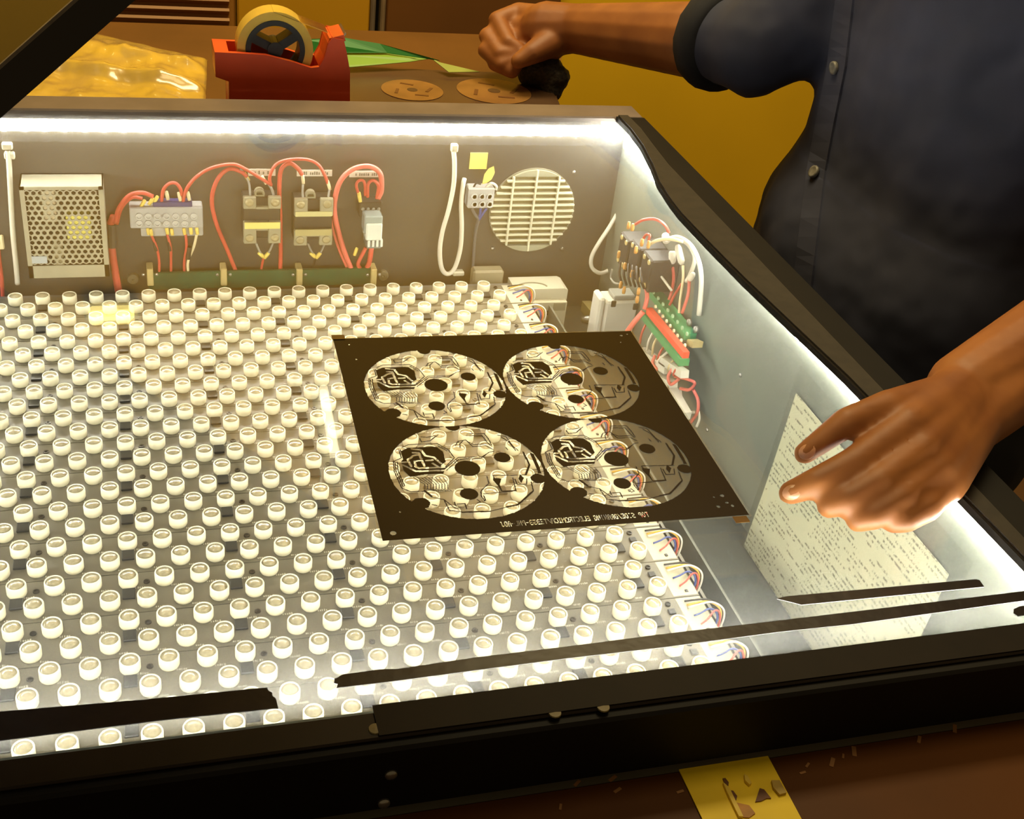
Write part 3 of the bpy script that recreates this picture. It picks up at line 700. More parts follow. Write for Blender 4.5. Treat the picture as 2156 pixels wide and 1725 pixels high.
# small grey connector, stickers, cables
t = thing('terminal_block', bw(1012, 440, .006), 'small grey three-way terminal block left of the fan grille', 'terminal block')
a = bw(988, 397, .014); c = bw(1038, 439, .014)
MB().box((a.x, YB - .014, c.z), (c.x, YB, a.z), .0012).build('body', TBM, t)
for i in range(3):
    for j in range(2):
        p = bw(999 + i * 16, 414 + j * 16, .014); MB().lathe([(.0034, 0), (.0033, .0012), (.0022, .0012), (.0020, -.001), (0, -.001)], 14, (p.x, YB - .014, p.z), 'y').build('screw_collar', mat('nylon_collar', (200, 200, 194), .3), t)
W([(993, 439, .010), (1000, 452, .009), (1007, 462, .008), (1003, 480, .006), (999, 510, .004), (996, 560, .004), (994, 590, .006)], .0016, mat('smoke_cable', (96, 96, 96), .4), t)
W([(1024, 439, .010), (1016, 450, .009), (1008, 463, .008)], .0014, BLUEW, t); W([(1012, 439, .010), (1011, 450, .009), (1008, 463, .008)], .0014, BLUEW, t)
W([(996, 396, .010), (1003, 386, .010), (1012, 388, .010)], .0010, BLACKW, t); W([(1022, 396, .010), (1034, 386, .010), (1045, 392, .008), (1044, 400, .008)], .0014, WHITEW, t)
a = bw(991, 322, .001); c = bw(1024, 356, .001)
o = MB().box((a.x, YB - .0012, c.z), (c.x, YB - .0001, a.z)).build('square_sticker', YELSTK); tag(o, 'square yellow sticker high on the rear wall left of the fan', 'sticker')
b = MB(); b.prism([bw(x, y, .010) for x, y in ((1015, 388), (1019, 370), (1028, 358), (1039, 353), (1041, 366), (1035, 378), (1024, 386))], (0, -.0008, .002)); o = b.build('pointed_tag', YELSTK); tag(o, 'pointed yellow paper tag standing on the small terminal block', 'tag')
t = thing('looped_cable', bw(945, 577, .008), 'white cable hanging in a long loop left of the fan', 'cable')
W([(955, 318, .004), (957, 345, .006), (955, 390, .008), (945, 440, .010), (931, 490, .012), (926, 530, .012), (930, 565, .012), (942, 577, .012), (957, 565, .012), (969, 525, .012), (972, 480, .012), (971, 430, .010), (975, 390, .006), (978, 376, .002)], .0024, WHITEW, t)
a = bw(957, 312, .004); MB().cbox((a.x, YB - .003, a.z), (.007, .006, .008), .001).build('adhesive_clip', CREAM, t)
a = bw(965, 576, .006); MB().cbox((a.x, YB - .004, a.z), (.012, .008, .005), .001).build('adhesive_clip', CREAM, t)
t = thing('straight_cable', bw(30, 590, .004), 'white cable running straight down left of the power supply', 'cable')
W([(16, 318, .004), (19, 345, .005), (23, 420, .006), (28, 500, .006), (34, 560, .006), (37, 598, .004)], .0024, WHITEW, t)
for px in ((15, 308), (20, 328)):
    a = bw(px[0], px[1], .004); MB().cbox((a.x, YB - .003, a.z), (.009, .006, .006), .001).build('adhesive_clip', CREAM, t)
t = thing('looped_cable', rw(1300, 575, .004), 'white cable looping down beside the rear right corner', 'cable')
W([(1340, 375, .002), (1325, 400, .006), (1305, 440, .010), (1285, 475, .014), (1262, 510, .018), (1246, 540, .018), (1246, 563, .018), (1262, 575, .018), (1280, 570, .016), (1292, 558, .010)], .0022, WHITEW, t)
a = bw(1328, 392, .006); MB().cbox((a.x, YB - .004, a.z), (.008, .008, .012), .001).build('adhesive_clip', CREAM, t)
a = bw(1292, 557, .010); MB().cbox(a, (.006, .006, .008), .001).build('plug', mat('cream_plug', (226, 216, 160), .5), t)
o = W([(-6, 500, .006), (-2, 540, .006), (4, 590, .006), (6, 640, .010)], .0018, REDW, None); tag(o, 'red wire hanging at the left edge of the rear wall', 'wire')
a = bw(1, 510, .006); o = MB().cbox(a, (.006, .006, .013), .001).build('wire_joint', FERW); tag(o, 'cream wire joint at the left edge of the rear wall', 'connector')

# beige adapter on the floor behind the boards
t = thing('adapter_box', (0.415, 0.0, ZF), 'beige plastic adapter box on the floor of the box, right of the boards', 'adapter')
ax0, ax1 = hit(1085, 640, 1, .0).x, hit(1196, 640, 1, .0).x; az = hit(1130, 588, 1, .028).z
b = MB(); b.prism([(ax0, .034, ZF), (ax1, .034, ZF), (ax1, .034, az - .002), (ax1 - .004, .034, az), (ax0, .034, az)], (0, -.028, 0)); b.build('case', CREAM, t)
b = MB(); b.prism([(ax0, .006, ZF + .002), (ax1 - .002, .006, ZF + .002), (ax1 - .002, .006, az - .012), (ax0, .006, az - .012)], (0, -.008, 0)); b.build('front_face', mat('beige_front', (192, 186, 160), .5, var=.08), t)
for dz in (-.024, -.050): MB().cbox((ax1 - .022, -.0022, az + dz), (.0035, .0012, .005)).build('slot', DARKP, t)
MB().cbox((ax1 - .010, -.0022, az - .017), (.013, .0012, .009)).build('socket', mat('beige_socket', (140, 134, 110), .5), t)
b = MB(); pth = [(ax0 + .018 + .017 * math.cos(u), .012, az + .0003 ) for u in (0,)]
b.tube([(ax0 + .020 + .016 * math.cos(u), .010 + .010 * math.sin(u), az + .0002) for u in np.linspace(0.1, math.pi - .1, 14)], .0009, 6); b.build('moulded_arc', mat('beige_socket', (140, 134, 110), .5), t)
o = MB().box(bw(998, 572, .018) , bw(1050, 600, .004), .002).build('cable_entry_block', mat('taupe_plastic', (150, 140, 112), .5)); tag(o, 'taupe cable block behind the boards below the small terminal block', 'block')

# ------------------------------------------------------------------ fittings on the right wall
def z2(x, y): return (1240 + x / 3.593, 420 + y / 3.593)
def RWp(x, y, d): return rw(*z2(x, y), d)
def WR(pts, r, m_, par, name='wire'): return wire([RWp(*p) for p in pts], r, m_, par, name)
t = thing('contactor_cluster', rw(1330, 600, .02), 'cluster of black contactor blocks high on the right wall by the corner', 'contactor')
for k, (x, y) in enumerate(((250, 370), (330, 430), (420, 520))):
    p = RWp(x, y, .030)
    MB().box((XR - .029, p.y - .012, p.z - .020), (XR, p.y + .012, p.z + .013), .0015).build('contactor_block', mat('black_contactor', (24, 23, 21), .6, var=.3, scale=120, bump=.3), t)
    for dz in (-.012, .012):
        for dy in (-.006, .006): MB().lathe([(.0026, 0), (.0024, .001), (0, .0012)], 10, (XR - .029, p.y + dy, p.z + dz - .003), 'x').build('terminal_screw', BRASS, t)
for (x, y) in ((300, 200), (330, 215), (400, 330), (355, 385), (450, 345), (225, 420), (325, 565), (270, 510), (240, 650), (265, 690), (375, 700), (365, 760)):
    p = RWp(x, y, .036); MB().tube([p + Vector((0, 0, .004)), p, p - Vector((0, 0, .003))], [.0014, .0019, .0016], 8).build('ferrule', mat('amber_ferrule', (196, 142, 74), .4), t, smooth=True)
WR([(350, 190, .034), (410, 155, .032), (500, 150, .026), (570, 190, .018), (605, 250, .012)], .0014, REDW, t)
WR([(450, 345, .034), (520, 310, .030), (620, 300, .022), (710, 320, .014)], .0016, mat('cream_wire', (226, 206, 160), .45), t)
WR([(400, 320, .034), (430, 270, .034), (460, 270, .034), (450, 310, .034)], .0012, REDW, t)
WR([(175, 530, .036), (165, 590, .036), (190, 630, .036), (230, 640, .036)], .0010, GREYP, t)
for k in range(6):
    WR([(240 + 30 * k, 470 + 10 * k, .034), (230 + 34 * k, 560 + 12 * k, .037), (250 + 33 * k, 640 + 6 * k, .030)], .0013, BLACKW, t)
# white cables and pale connectors
t = thing('white_lead_bundle', RWp(780, 860, .006), 'bundle of white leads and pale connectors on the right wall', 'cable')
WR([(600, 300, .012), (680, 290, .010), (770, 350, .009), (830, 470, .008), (850, 620, .006), (832, 875, .003)], .0023, WHITEW, t)
WR([(620, 300, .010), (740, 330, .008), (800, 440, .006), (770, 560, .006), (735, 620, .006)], .0019, WHITEW, t)
for (x, y, x2, y2, r) in ((630, 390, 630, 490, .0034), (670, 350, 705, 490, .0032), (575, 260, 590, 330, .0036), (790, 560, 760, 610, .0026)):
    a, c = RWp(x, y, .008), RWp(x2, y2, .008); MB().tube([a, a.lerp(c, .15), a.lerp(c, .85), c], [r * .7, r, r, r * .6], 10).build('connector', WHITEW, t, smooth=True)
WR([(710, 500, .007), (712, 600, .008), (690, 760, .010), (682, 860, .012)], .0013, mat('cream_wire', (226, 206, 160), .45), t)
WR([(632, 500, .007), (640, 600, .008), (625, 700, .010), (605, 760, .012)], .0015, REDW, t)
WR([(760, 600, .006), (750, 720, .008), (705, 860, .010)], .0015, mat('hazed_red_wire', (220, 110, 98), .4), t)
WR([(700, 640, .007), (640, 740, .010), (610, 800, .012)], .0013, REDW, t)
WR([(510, 540, .020), (560, 600, .016), (625, 690, .012)], .0012, WHITEW, t)
# terminal strips
def strip(a, b_, d, w, h, m_, par, name):
    p, q_ = RWp(a[0], a[1], d), RWp(b_[0], b_[1], d); ax = (q_ - p) / 2; u = Vector((1, 0, 0)); up = ax.normalized().cross(u).normalized()
    return MB().obox((p + q_) / 2, ax, u * w / 2, up * h / 2).build(name, m_, par)
t = thing('terminal_strip', RWp(620, 1050, .012), 'plain green terminal strip slanting along the right wall', 'terminal strip')
strip((475, 680), (765, 1040), .010, .012, .0065, GREENP, t, 'strip_body')
for k in range(8):
    f = (k + .5) / 8; p = RWp(475 + 290 * f, 680 + 360 * f, .0165); MB().lathe([(.0020, 0), (.0019, .0012), (0, .0014)], 8, p, 'x').build('strip_screw', mat('pale_green_screw', (150, 190, 150), .4), t)
for (x, y) in ((520, 590), (540, 640), (770, 930), (820, 985)):
    p = RWp(x, y, .004); MB().lathe([(.0034, 0), (.0032, .003), (0, .004)], 10, p, 'x').build('standoff', STEEL, t, smooth=True)
t = thing('terminal_strip', RWp(600, 1240, .016), 'green terminal strip carrying a red strip, nearer the boards', 'terminal strip')
strip((430, 870), (720, 1235), .018, .010, .0070, GREENP, t, 'strip_body')
strip((455, 840), (735, 1180), .024, .006, .0060, mat('red_plastic', (222, 84, 62), .4, var=.1), t, 'red_strip')
for k in range(9):
    f = (k + .3) / 9; p = RWp(500 + 250 * f, 800 + 330 * f, .020); MB().lathe([(.0018, 0), (.0016, .0014), (0, .0016)], 8, p, 'x').build('strip_screw', FERW, t)
for k, (x, y, x2, y2) in enumerate(((440, 930, 385, 1090), (490, 1000, 440, 1140), (520, 1040, 480, 1170), (570, 1110, 520, 1230), (600, 1150, 500, 1260), (640, 1220, 600, 1300), (690, 1260, 640, 1330))):
    WR([(x, y, .020), ((x + x2) / 2 - 12, (y + y2) / 2, .026), (x2, y2, .024)], .0012, (REDW, WHITEW, mat('cream_wire', (226, 206, 160), .45))[k % 3 if k else 0], t)
WR([(410, 850, .030), (350, 920, .036), (290, 1000, .040)], .0026, mat('hazed_red_wire', (220, 110, 98), .4), t)
WR([(430, 640, .024), (440, 740, .026), (420, 830, .028)], .0022, mat('hazed_red_wire', (220, 110, 98), .4), t)
p = RWp(800, 1090, .010); MB().obox(p, (0.0, -.006, .002), (.005, 0, 0), (0, 0, .003)).build('end_stop', BRASS, t)
# pale trunking low on the right wall with looping wires
t = thing('wire_trunking', RWp(560, 1300, .02), 'pale trunking pieces with looping red wires below the terminal strips', 'trunking')
for a, c, w in (((400, 1150), (600, 1290), .008), ((560, 1210), (725, 1325), .007), ((500, 1340), (640, 1410), .008), ((620, 1430), (740, 1640), .008)):
    strip(a, c, .022, .008, w, mat('pale_trunking', (214, 212, 196), .4, var=.08), t, 'trunking_piece')
for pts in ([(640, 1270, .024), (600, 1340, .028), (620, 1400, .026), (680, 1360, .022)], [(650, 1340, .022), (740, 1360, .018), (800, 1390, .014), (760, 1440, .014), (690, 1430, .018)], [(790, 1440, .012), (825, 1520, .010), (820, 1610, .010), (770, 1690, .010)], [(500, 1180, .026), (480, 1240, .028), (520, 1290, .026)]):
    WR(pts, .0015, mat('hazed_red_wire', (220, 110, 98), .4), t)
WR([(690, 1440, .016), (700, 1520, .016), (720, 1610, .016), (800, 1610, .012)], .0014, WHITEW, t)
WR([(830, 1600, .006), (835, 1660, .006), (815, 1720, .006)], .0012, WHITEW, t)
# cream contactor on a tan rail near the corner
a = hit(1247, 652, 2, ZF + .012); c = hit(1292, 700, 2, ZF + .012)
t = thing('mounting_rail', ((a.x + c.x) / 2, (a.y + c.y) / 2, ZF), 'tan mounting rail on the box floor in the rear right corner', 'rail')
MB().obox((a + c) / 2 - Vector((0, 0, .006)), Vector(((c - a).x / 2, (c - a).y / 2 - .02, 0)), Vector((.005, 0, 0)), Vector((0, 0, .006))).build('rail_bar', mat('tan_rail', (168, 152, 96), .45, var=.12), t)
p = hit(1236, 672, 2, ZF + .004); MB().tube([p + Vector((-.006, 0, 0)), p, p + Vector((.008, 0, .001))], [.003, .0042, .0036], 10).build('rail_bolt', STEEL, t, smooth=True)
t = thing('white_contactor', (.478, -.03, ZF), 'cream white contactor in the rear right corner below the black ones', 'contactor')
OFFW = mat('off_white_case', (214, 210, 196), .45, var=.06)
MB().box((.4615, -.060, ZF), (.4955, -.034, .0195), .002).build('case', OFFW, t)
MB().box((.4545, -.058, ZF), (.4612, -.036, .0225), .002).build('side_flange', OFFW, t)
for px, py in ((1292, 640), (1338, 646)):
    p = hit(px, py, 1, -.0605); MB().cbox(p, (.005, .002, .007), .0006).build('terminal_slot', DARKP, t)
MB().box((.470, -.056, .0195), (.493, -.038, .0240), .001).build('top_terminals', GREYP, t)

# handwritten sheet leaning on the right wall
def paper_mat():
    m = bpy.data.materials.new('printed_paper'); m.use_nodes = True; nt = m.node_tree; bs = nt.nodes['Principled BSDF']
    tc = nt.nodes.new('ShaderNodeTexCoord'); sp = nt.nodes.new('ShaderNodeSeparateXYZ'); nt.links.new(tc.outputs['Object'], sp.inputs[0])
    def mth(op, a, b=None, c=None):
        n = nt.nodes.new('ShaderNodeMath'); n.operation = op
        for i, v in enumerate((a, b, c)):
            if v is None: continue
            if isinstance(v, (int, float)): n.inputs[i].default_value = v
            else: nt.links.new(v, n.inputs[i])
        return n.outputs[0]
    row = mth('MULTIPLY', sp.outputs['Z'], 235.0); fr = mth('FRACT', row); ln = mth('FLOOR', row)
    on = mth('MULTIPLY', mth('GREATER_THAN', fr, 0.30), mth('LESS_THAN', fr, 0.72))
    cb = nt.nodes.new('ShaderNodeCombineXYZ'); nt.links.new(mth('MULTIPLY', sp.outputs['Y'], 720.0), cb.inputs[0]); nt.links.new(mth('MULTIPLY', ln, 7.3), cb.inputs[1]); nt.links.new(mth('MULTIPLY', fr, 1.2), cb.inputs[2])
    nz = nt.nodes.new('ShaderNodeTexNoise'); nz.inputs['Scale'].default_value = 1.0; nz.inputs['Detail'].default_value = 1; nt.links.new(cb.outputs[0], nz.inputs['Vector'])
    cb2 = nt.nodes.new('ShaderNodeCombineXYZ'); nt.links.new(mth('MULTIPLY', sp.outputs['Y'], 38.0), cb2.inputs[0]); nt.links.new(mth('MULTIPLY', ln, 3.1), cb2.inputs[1])
    n2 = nt.nodes.new('ShaderNodeTexNoise'); n2.inputs['Scale'].default_value = 1.0; nt.links.new(cb2.outputs[0], n2.inputs['Vector'])
    ink = mth('MULTIPLY', mth('MULTIPLY', on, mth('GREATER_THAN', nz.outputs['Fac'], 0.50)), mth('GREATER_THAN', n2.outputs['Fac'], 0.47))
    mx = nt.nodes.new('ShaderNodeMix'); mx.data_type = 'RGBA'; nt.links.new(mth('MULTIPLY', ink, 0.68), mx.inputs['Factor'])
    mx.inputs['A'].default_value = (lin(228), lin(222), lin(190), 1); mx.inputs['B'].default_value = (lin(70), lin(68), lin(60), 1)
    nt.links.new(mx.outputs['Result'], bs.inputs['Base Color']); bs.inputs['Roughness'].default_value = .7
    return m
t = thing('handwritten_sheet', (.490, -.47, ZF), 'cream sheet of dense small notes in a clear sleeve leaning on the right wall', 'paper')
rings = []
for i in range(9):
    f = i / 8; z = ZF + .001 + f * .150; x = .4855 + .0085 * f + .001 * math.sin(f * 3.1)
    rings.append([Vector((x, -.367, z)), Vector((x, -.578, z)), Vector((x + .0005, -.578, z)), Vector((x + .0005, -.367, z))])
MB().loft(rings).build('paper', paper_mat(), t)
rings = []
for i in range(9):
    f = i / 8; z = ZF + .0005 + f * .172; x = .4840 + .0105 * f + .001 * math.sin(f * 3.1)
    rings.append([Vector((x, -.361, z)), Vector((x, -.592, z)), Vector((x + .0004, -.592, z)), Vector((x + .0004, -.361, z))])
MB().loft(rings).build('clear_sleeve', clear('sleeve_film', (.95, .96, .95), haze=.05, rough=.1, noise_scale=20), t)

# ------------------------------------------------------------------ artwork film on the glass
ZFm = ZT + .0004
FC = [gl(x, y, ZFm) for x, y in ((700, 708), (1325, 697), (1575, 1087), (815, 1150))]
film_c = (FC[0] + FC[1] + FC[2] + FC[3]) / 4
ux = ((FC[1] - FC[0]) + (FC[2] - FC[3])).normalized(); ux.z = 0; uy = Vector((-ux.y, ux.x, 0)); SIDE = .2065
def fl(v): d = Vector(v) - film_c; return d.dot(ux), d.dot(uy)
discs = [fl(gl(x, y, ZFm)) for x, y in ((917, 815), (1203, 802), (983, 991), (1297, 971))]
RD = .5 * (sum((gl(a, y, ZFm) - gl(b_, y, ZFm)).length for a, b_, y in ((772, 1062, 815), (823, 1143, 991), (1140, 1452, 971), (1060, 1345, 802))) / 4)
film = thing('artwork_film', film_c, 'square black circuit film with four clear discs lying on the glass', 'film')
film.rotation_euler = (0, 0, math.atan2(ux.y, ux.x)); 
RES = .00034
def d4(x, y):   # zoomed crop of the lower right disc -> metres from its centre
    p = fl(gl(1120 + x / 5.989, 880 + y / 5.989, ZFm)); return (p[0] - discs[3][0], p[1] - discs[3][1])
n = int(2 * RD * 1.04 / RES); gx, gy = np.meshgrid((np.arange(n) + .5) * RES - n * RES / 2, (np.arange(n) + .5) * RES - n * RES / 2, indexing='xy')
def seg(p, q, w):
    px, py = p; qx, qy = q; dx, dy = qx - px, qy - py; L = dx * dx + dy * dy + 1e-12
    u = np.clip(((gx - px) * dx + (gy - py) * dy) / L, 0, 1); return (gx - px - u * dx) ** 2 + (gy - py - u * dy) ** 2 < (w / 2) ** 2
def pline(pts, w):
    k = np.zeros_like(gx, bool); pts = [d4(*p) for p in pts]
    for a, c in zip(pts[:-1], pts[1:]): k |= seg(a, c, w)
    return k
def pfill(pts):
    pts = [d4(*p) for p in pts]; k = np.zeros_like(gx, bool)
    for i in range(len(pts)):
        (x0, y0), (x1, y1) = pts[i], pts[i - 1]
        k ^= ((y0 > gy) != (y1 > gy)) & (gx < (x1 - x0) * (gy - y0) / (y1 - y0 + 1e-12) + x0)
    return k
def circ(c, r, raw=False):
    c = c if raw else d4(*c); return (gx - c[0]) ** 2 + (gy - c[1]) ** 2 < r * r
unit = RD / 935.0      # metres per zoomed pixel across the disc
disc = circ((0, 0), RD, True) & ~circ((795, 20), 92 * unit) & ~circ((1925, 648), 92 * unit) & ~circ((588, 945), 104 * unit)
ink = np.zeros_like(gx, bool)
for c, r in (((1062, 524), 155), ((1452, 393), 103), ((1137, 832), 108)): ink |= circ(c, r * unit)
ink |= pfill([(240, 315), (310, 275), (640, 262), (735, 322), (790, 445), (735, 495), (795, 520), (790, 585), (560, 600), (400, 628), (305, 545), (262, 440), (278, 415)])
hole = np.zeros_like(gx, bool); w = 30 * unit
for pts in ([(390, 500), (335, 420), (400, 368), (460, 362)], [(360, 290), (470, 302), (535, 372), (640, 392), (735, 465)], [(380, 335), (450, 338), (545, 495)], [(425, 455), (445, 505), (490, 522), (770, 512), (925, 392)], [(285, 482), (460, 560), (800, 548), (905, 468)], [(555, 432), (630, 424)], [(640, 465), (705, 502)], [(415, 440), (500, 425)], [(255, 455), (320, 450)]): hole |= pline(pts, w)
ink &= ~hole
w = 13 * unit
for pts in ([(205, 300), (258, 398), (168, 440), (200, 560), (325, 760), (440, 805), (600, 800), (700, 870), (850, 900), (940, 1030), (1130, 1052), (1420, 1042), (1620, 990), (1735, 965), (1895, 800), (1850, 690)],
            [(225, 300), (275, 395)], [(190, 450), (222, 560), (340, 745)], [(215, 450), (245, 555), (355, 735)], [(240, 272), (310, 238), (650, 226), (795, 300), (885, 398), (800, 505)], [(660, 250), (780, 312)],
            [(790, 535), (930, 392), (1210, 386), (1290, 330), (1340, 318)], [(820, 548), (942, 412), (1200, 406), (1262, 350)],
            [(980, 110), (1190, 106), (1250, 172), (1300, 242)], [(980, 132), (1170, 132), (1232, 202), (1290, 252)], [(870, 250), (892, 200), (980, 182), (1080, 262), (1232, 252), (1330, 300)], [(930, 270), (918, 230), (950, 192)], [(1000, 200), (1090, 238), (1230, 230)],
            [(430, 165), (460, 205), (560, 190), (640, 120)], [(440, 145), (520, 150), (610, 130)], [(1350, 125), (1450, 142), (1560, 262), (1630, 312)], [(1400, 150), (1490, 200), (1600, 312)], [(1470, 270), (1500, 300)],
            [(1310, 622), (1350, 702), (1270, 802), (1290, 862), (1335, 915)], [(1385, 622), (1500, 762), (1520, 800), (1685, 792), (1622, 640)], [(1310, 832), (1690, 796)], [(1310, 850), (1350, 912)], [(1380, 612), (1800, 605)], [(1650, 655), (1692, 722), (1800, 716), (1790, 650)],
            [(850, 900), (1000, 1002), (1095, 1000)], [(980, 930), (1012, 985)], [(1140, 1010), (1112, 950), (1010, 955)], [(1245, 900), (1290, 930), (1250, 945)], [(720, 960), (780, 970)]): ink |= pline(pts, w)
for pts in ([(1690, 330), (1792, 480), (1770, 600)], [(1890, 800), (1740, 962), (1610, 990)], [(600, 790), (700, 860)], [(1100, 1052), (1420, 1042)]): ink |= pline(pts, 24 * unit)
ink |= pfill([(1385, 640), (1490, 648), (1478, 720), (1525, 805), (1470, 745), (1395, 670)]); ink |= pfill([(1700, 600), (1755, 640), (1735, 702), (1690, 652)]); ink |= pfill([(1770, 335), (1815, 350), (1960, 590), (1915, 585)])
for k in range(9):
    ink |= pline([(440 + 44 * k, 632), (590 + 34 * k, 715), (600 + 34 * k, 770), (720 + 26 * k, 800)], 9 * unit)
art = ink & disc
def rle(mask, x0, y0, res, mb, z=0.0):
    for r in range(mask.shape[0]):
        row = np.concatenate(([0], mask[r].astype(np.int8), [0])); d = np.diff(row); st = np.where(d == 1)[0]; en = np.where(d == -1)[0]
        for a, c in zip(st, en):
            o_ = len(mb.v); xa, xb, ya, yb = x0 + a * res, x0 + c * res, y0 + r * res, y0 + (r + 1) * res
            mb.v += [Vector((xa, ya, z)), Vector((xb, ya, z)), Vector((xb, yb, z)), Vector((xa, yb, z))]; mb.f.append((o_, o_ + 1, o_ + 2, o_ + 3))
EMUL = mat('brown_black_emulsion', (40, 27, 14), .35, var=.25, scale=6, spec=.18)
b = MB(); rle(art, -n * RES / 2, -n * RES / 2, RES, b); art_me = b.mesh('circuit_artwork', EMUL, fix=False)
for (dx, dy) in discs: inst('circuit_artwork', art_me, (dx, dy, .00035), film)
# border layer with the discs, the mirrored line of text and registration marks left clear
RB = .00040; nb = int(SIDE / RB); bx, by = np.meshgrid((np.arange(nb) + .5) * RB - SIDE / 2, (np.arange(nb) + .5) * RB - SIDE / 2, indexing='xy')
border = np.ones((nb, nb), bool)
for (dx, dy) in discs:
    ii = np.round((bx - dx) / RES + n / 2 - .5).astype(int); jj = np.round((by - dy) / RES + n / 2 - .5).astype(int); ok = (ii >= 0) & (jj >= 0) & (ii < n) & (jj < n)
    k = np.zeros_like(border); k[ok] = disc[jj[ok], ii[ok]]; border &= ~k
FONT = {'A': '0E11111F111111', 'B': '1E11111E11111E', 'C': '0E11101010110E', 'D': '1E11111111111E', 'E': '1F10101E10101F', 'I': '0E04040404040E', 'J': '0702020202120C', 'L': '1010101010101F', 'N': '11191513111111', 'O': '0E11111111110E', 'P': '1E11111E101010', 'R': '1E11111E141211', 'S': '0F10100E01011E', 'T': '1F040404040404', 'G': '0E11101711110F', 'W': '11111115151B11', '-': '0000001F000000', '/': '01020204080810', ' ': '00000000000000', '8': '0E11110E11110E', '0': '0E13151519110E'}
text = 'TOP SIDE/DRAWING ELECTRONICA/TEBSB-PNL-ADJ'
tp = [fl(gl(x, y, ZFm)) for x, y in ((1365, 1084), (1053, 1106))]      # reads right to left: the print is mirrored
cellw = (tp[0][0] - tp[1][0]) / (len(text) * 6); hgt = .0042 / 7
for ci, ch in enumerate(text):
    bits = FONT[ch]
    for r in range(7):
        v = int(bits[2 * r:2 * r + 2], 16)
        for c in range(5):
            if v >> (4 - c) & 1:
                xx = tp[0][0] - (ci * 6 + c) * cellw; yy = tp[0][1] + .0021 - r * hgt + (tp[1][1] - tp[0][1]) * (ci / len(text))
                border &= ~((bx <= xx) & (bx > xx - cellw * 1.05) & (by <= yy) & (by > yy - hgt * 1.05))
for (x, y, r) in ((1308, 708, .0009), (1307, 722, .0005), (735, 727, .0006), (750, 758, .0006), (1520, 1045, .0012), (1530, 1060, .0009), (1512, 1068, .0011), (1542, 1066, .0009), (1503, 1048, .0005), (842, 1080, .0006), (828, 1124, .0016), (815, 1146, .0004), (1320, 705, .0006)):
    c = fl(gl(x, y, ZFm)); border &= ~((bx - c[0]) ** 2 + (by - c[1]) ** 2 < r * r)
b = MB(); rle(border, -SIDE / 2, -SIDE / 2, RB, b); o = inst('emulsion_border', b.mesh('emulsion_border', EMUL, fix=False), (0, 0, .00035), film)
b = MB().box((-SIDE / 2 - .0012, -SIDE / 2 - .0012, 0), (SIDE / 2 + .0012, SIDE / 2 + .0012, .00022))
inst('base_sheet', b.mesh('base_sheet', clear('film_base', (.97, .965, .93), haze=.05, rough=.05, noise_scale=12)), (0, 0, 0), film)
amberT = mat('amber_tape', (120, 84, 24), .3, var=.1)
for (x, y) in ((712, 712), (1560, 1096)):
    c = fl(gl(x, y, ZFm)); inst('corner_tape', MB().cbox((0, 0, 0), (.0085, .0055, .00025)).mesh('corner_tape', amberT), (c[0], c[1], .0007), film)

# ------------------------------------------------------------------ things on the bench behind the box
# tape dispenser
YD = .122; DD = .042
def td(x, y, d=0.0): return hit(x, y, 1, YD + d)
t = thing('tape_dispenser', (td(590, 205).x, YD + DD / 2, ZB), 'red tape dispenser with a roll of yellowish tape behind the box', 'tape dispenser')
REDP = mat('red_dispenser', (240, 88, 44), .35, var=.12, scale=20)
prof = [(452, 110), (500, 112), (560, 116), (615, 130), (655, 143), (672, 141), (683, 122), (691, 92), (700, 80), (724, 84), (730, 110), (737, 150)]
fp = [td(x, y) for x, y in prof]
fp += [Vector((fp[-1].x + .002, YD, ZB)), Vector((td(482, 200).x, YD, ZB)), td(482, 172), td(454, 162)]
b = MB(); b.prism(fp, (0, .005, 0)); b.build('front_cheek', REDP, t)
b = MB(); b.prism([p + Vector((0, DD - .005, 0)) for p in fp], (0, .005, 0)); b.build('rear_cheek', REDP, t)
xl, xr = fp[0].x, fp[6].x
b = MB(); b.prism([fp[0], fp[1] + Vector((-.008, 0, 0)), Vector((fp[1].x - .004, YD, ZB + .028)), Vector((xr - .004, YD, ZB + .022)), fp[5], fp[6], fp[7], fp[8], fp[9], fp[10], fp[11], fp[12], fp[13], fp[14], fp[15]], (0, DD, 0)); b.v = [v + Vector((0, .0004, 0)) if v.y < YD + .01 else v - Vector((0, .0004, 0)) for v in b.v]; b.build('base_block', REDP, t)
c = td(705, 72, .02); MB().obox(c, (.007, 0, .002), (0, DD * .42, 0), (-.001, 0, .003)).build('cutter_holder', mat('red_dispenser_pale', (222, 92, 44), .35), t)
MB().obox(c + Vector((.007, 0, .004)), (.0012, 0, .002), (0, DD * .38, 0), (-.0004, 0, .0004)).build('cutter_blade', STEEL, t)
rc = td(577, 97, .021); RO = .0365
b = MB(); w2 = .0125
ringp = []
for k in range(49):
    u = 2 * math.pi * k / 48; cu, su = math.cos(u), math.sin(u)
    ringp.append([Vector((rc.x + r_ * cu, rc.y + d_, rc.z + r_ * su)) for r_, d_ in ((RO, -w2), (RO, w2), (.0285, w2), (.0285, -w2))])
b.loft(ringp, cap=False); roll = b.build('tape_roll', mat('yellowed_tape', (232, 196, 84), .3, var=.08, scale=60), t); autosmooth(roll)
b = MB(); ringp = []
for k in range(49):
    u = 2 * math.pi * k / 48; cu, su = math.cos(u), math.sin(u)
    ringp.append([Vector((rc.x + r_ * cu, rc.y + d_, rc.z + r_ * su)) for r_, d_ in ((.0284, -w2 - .001), (.0284, w2), (.0235, w2), (.0235, -w2 - .001))])
b.loft(ringp, cap=False)
b.lathe([(.0075, -w2), (.0075, w2)], 18, rc, 'y')
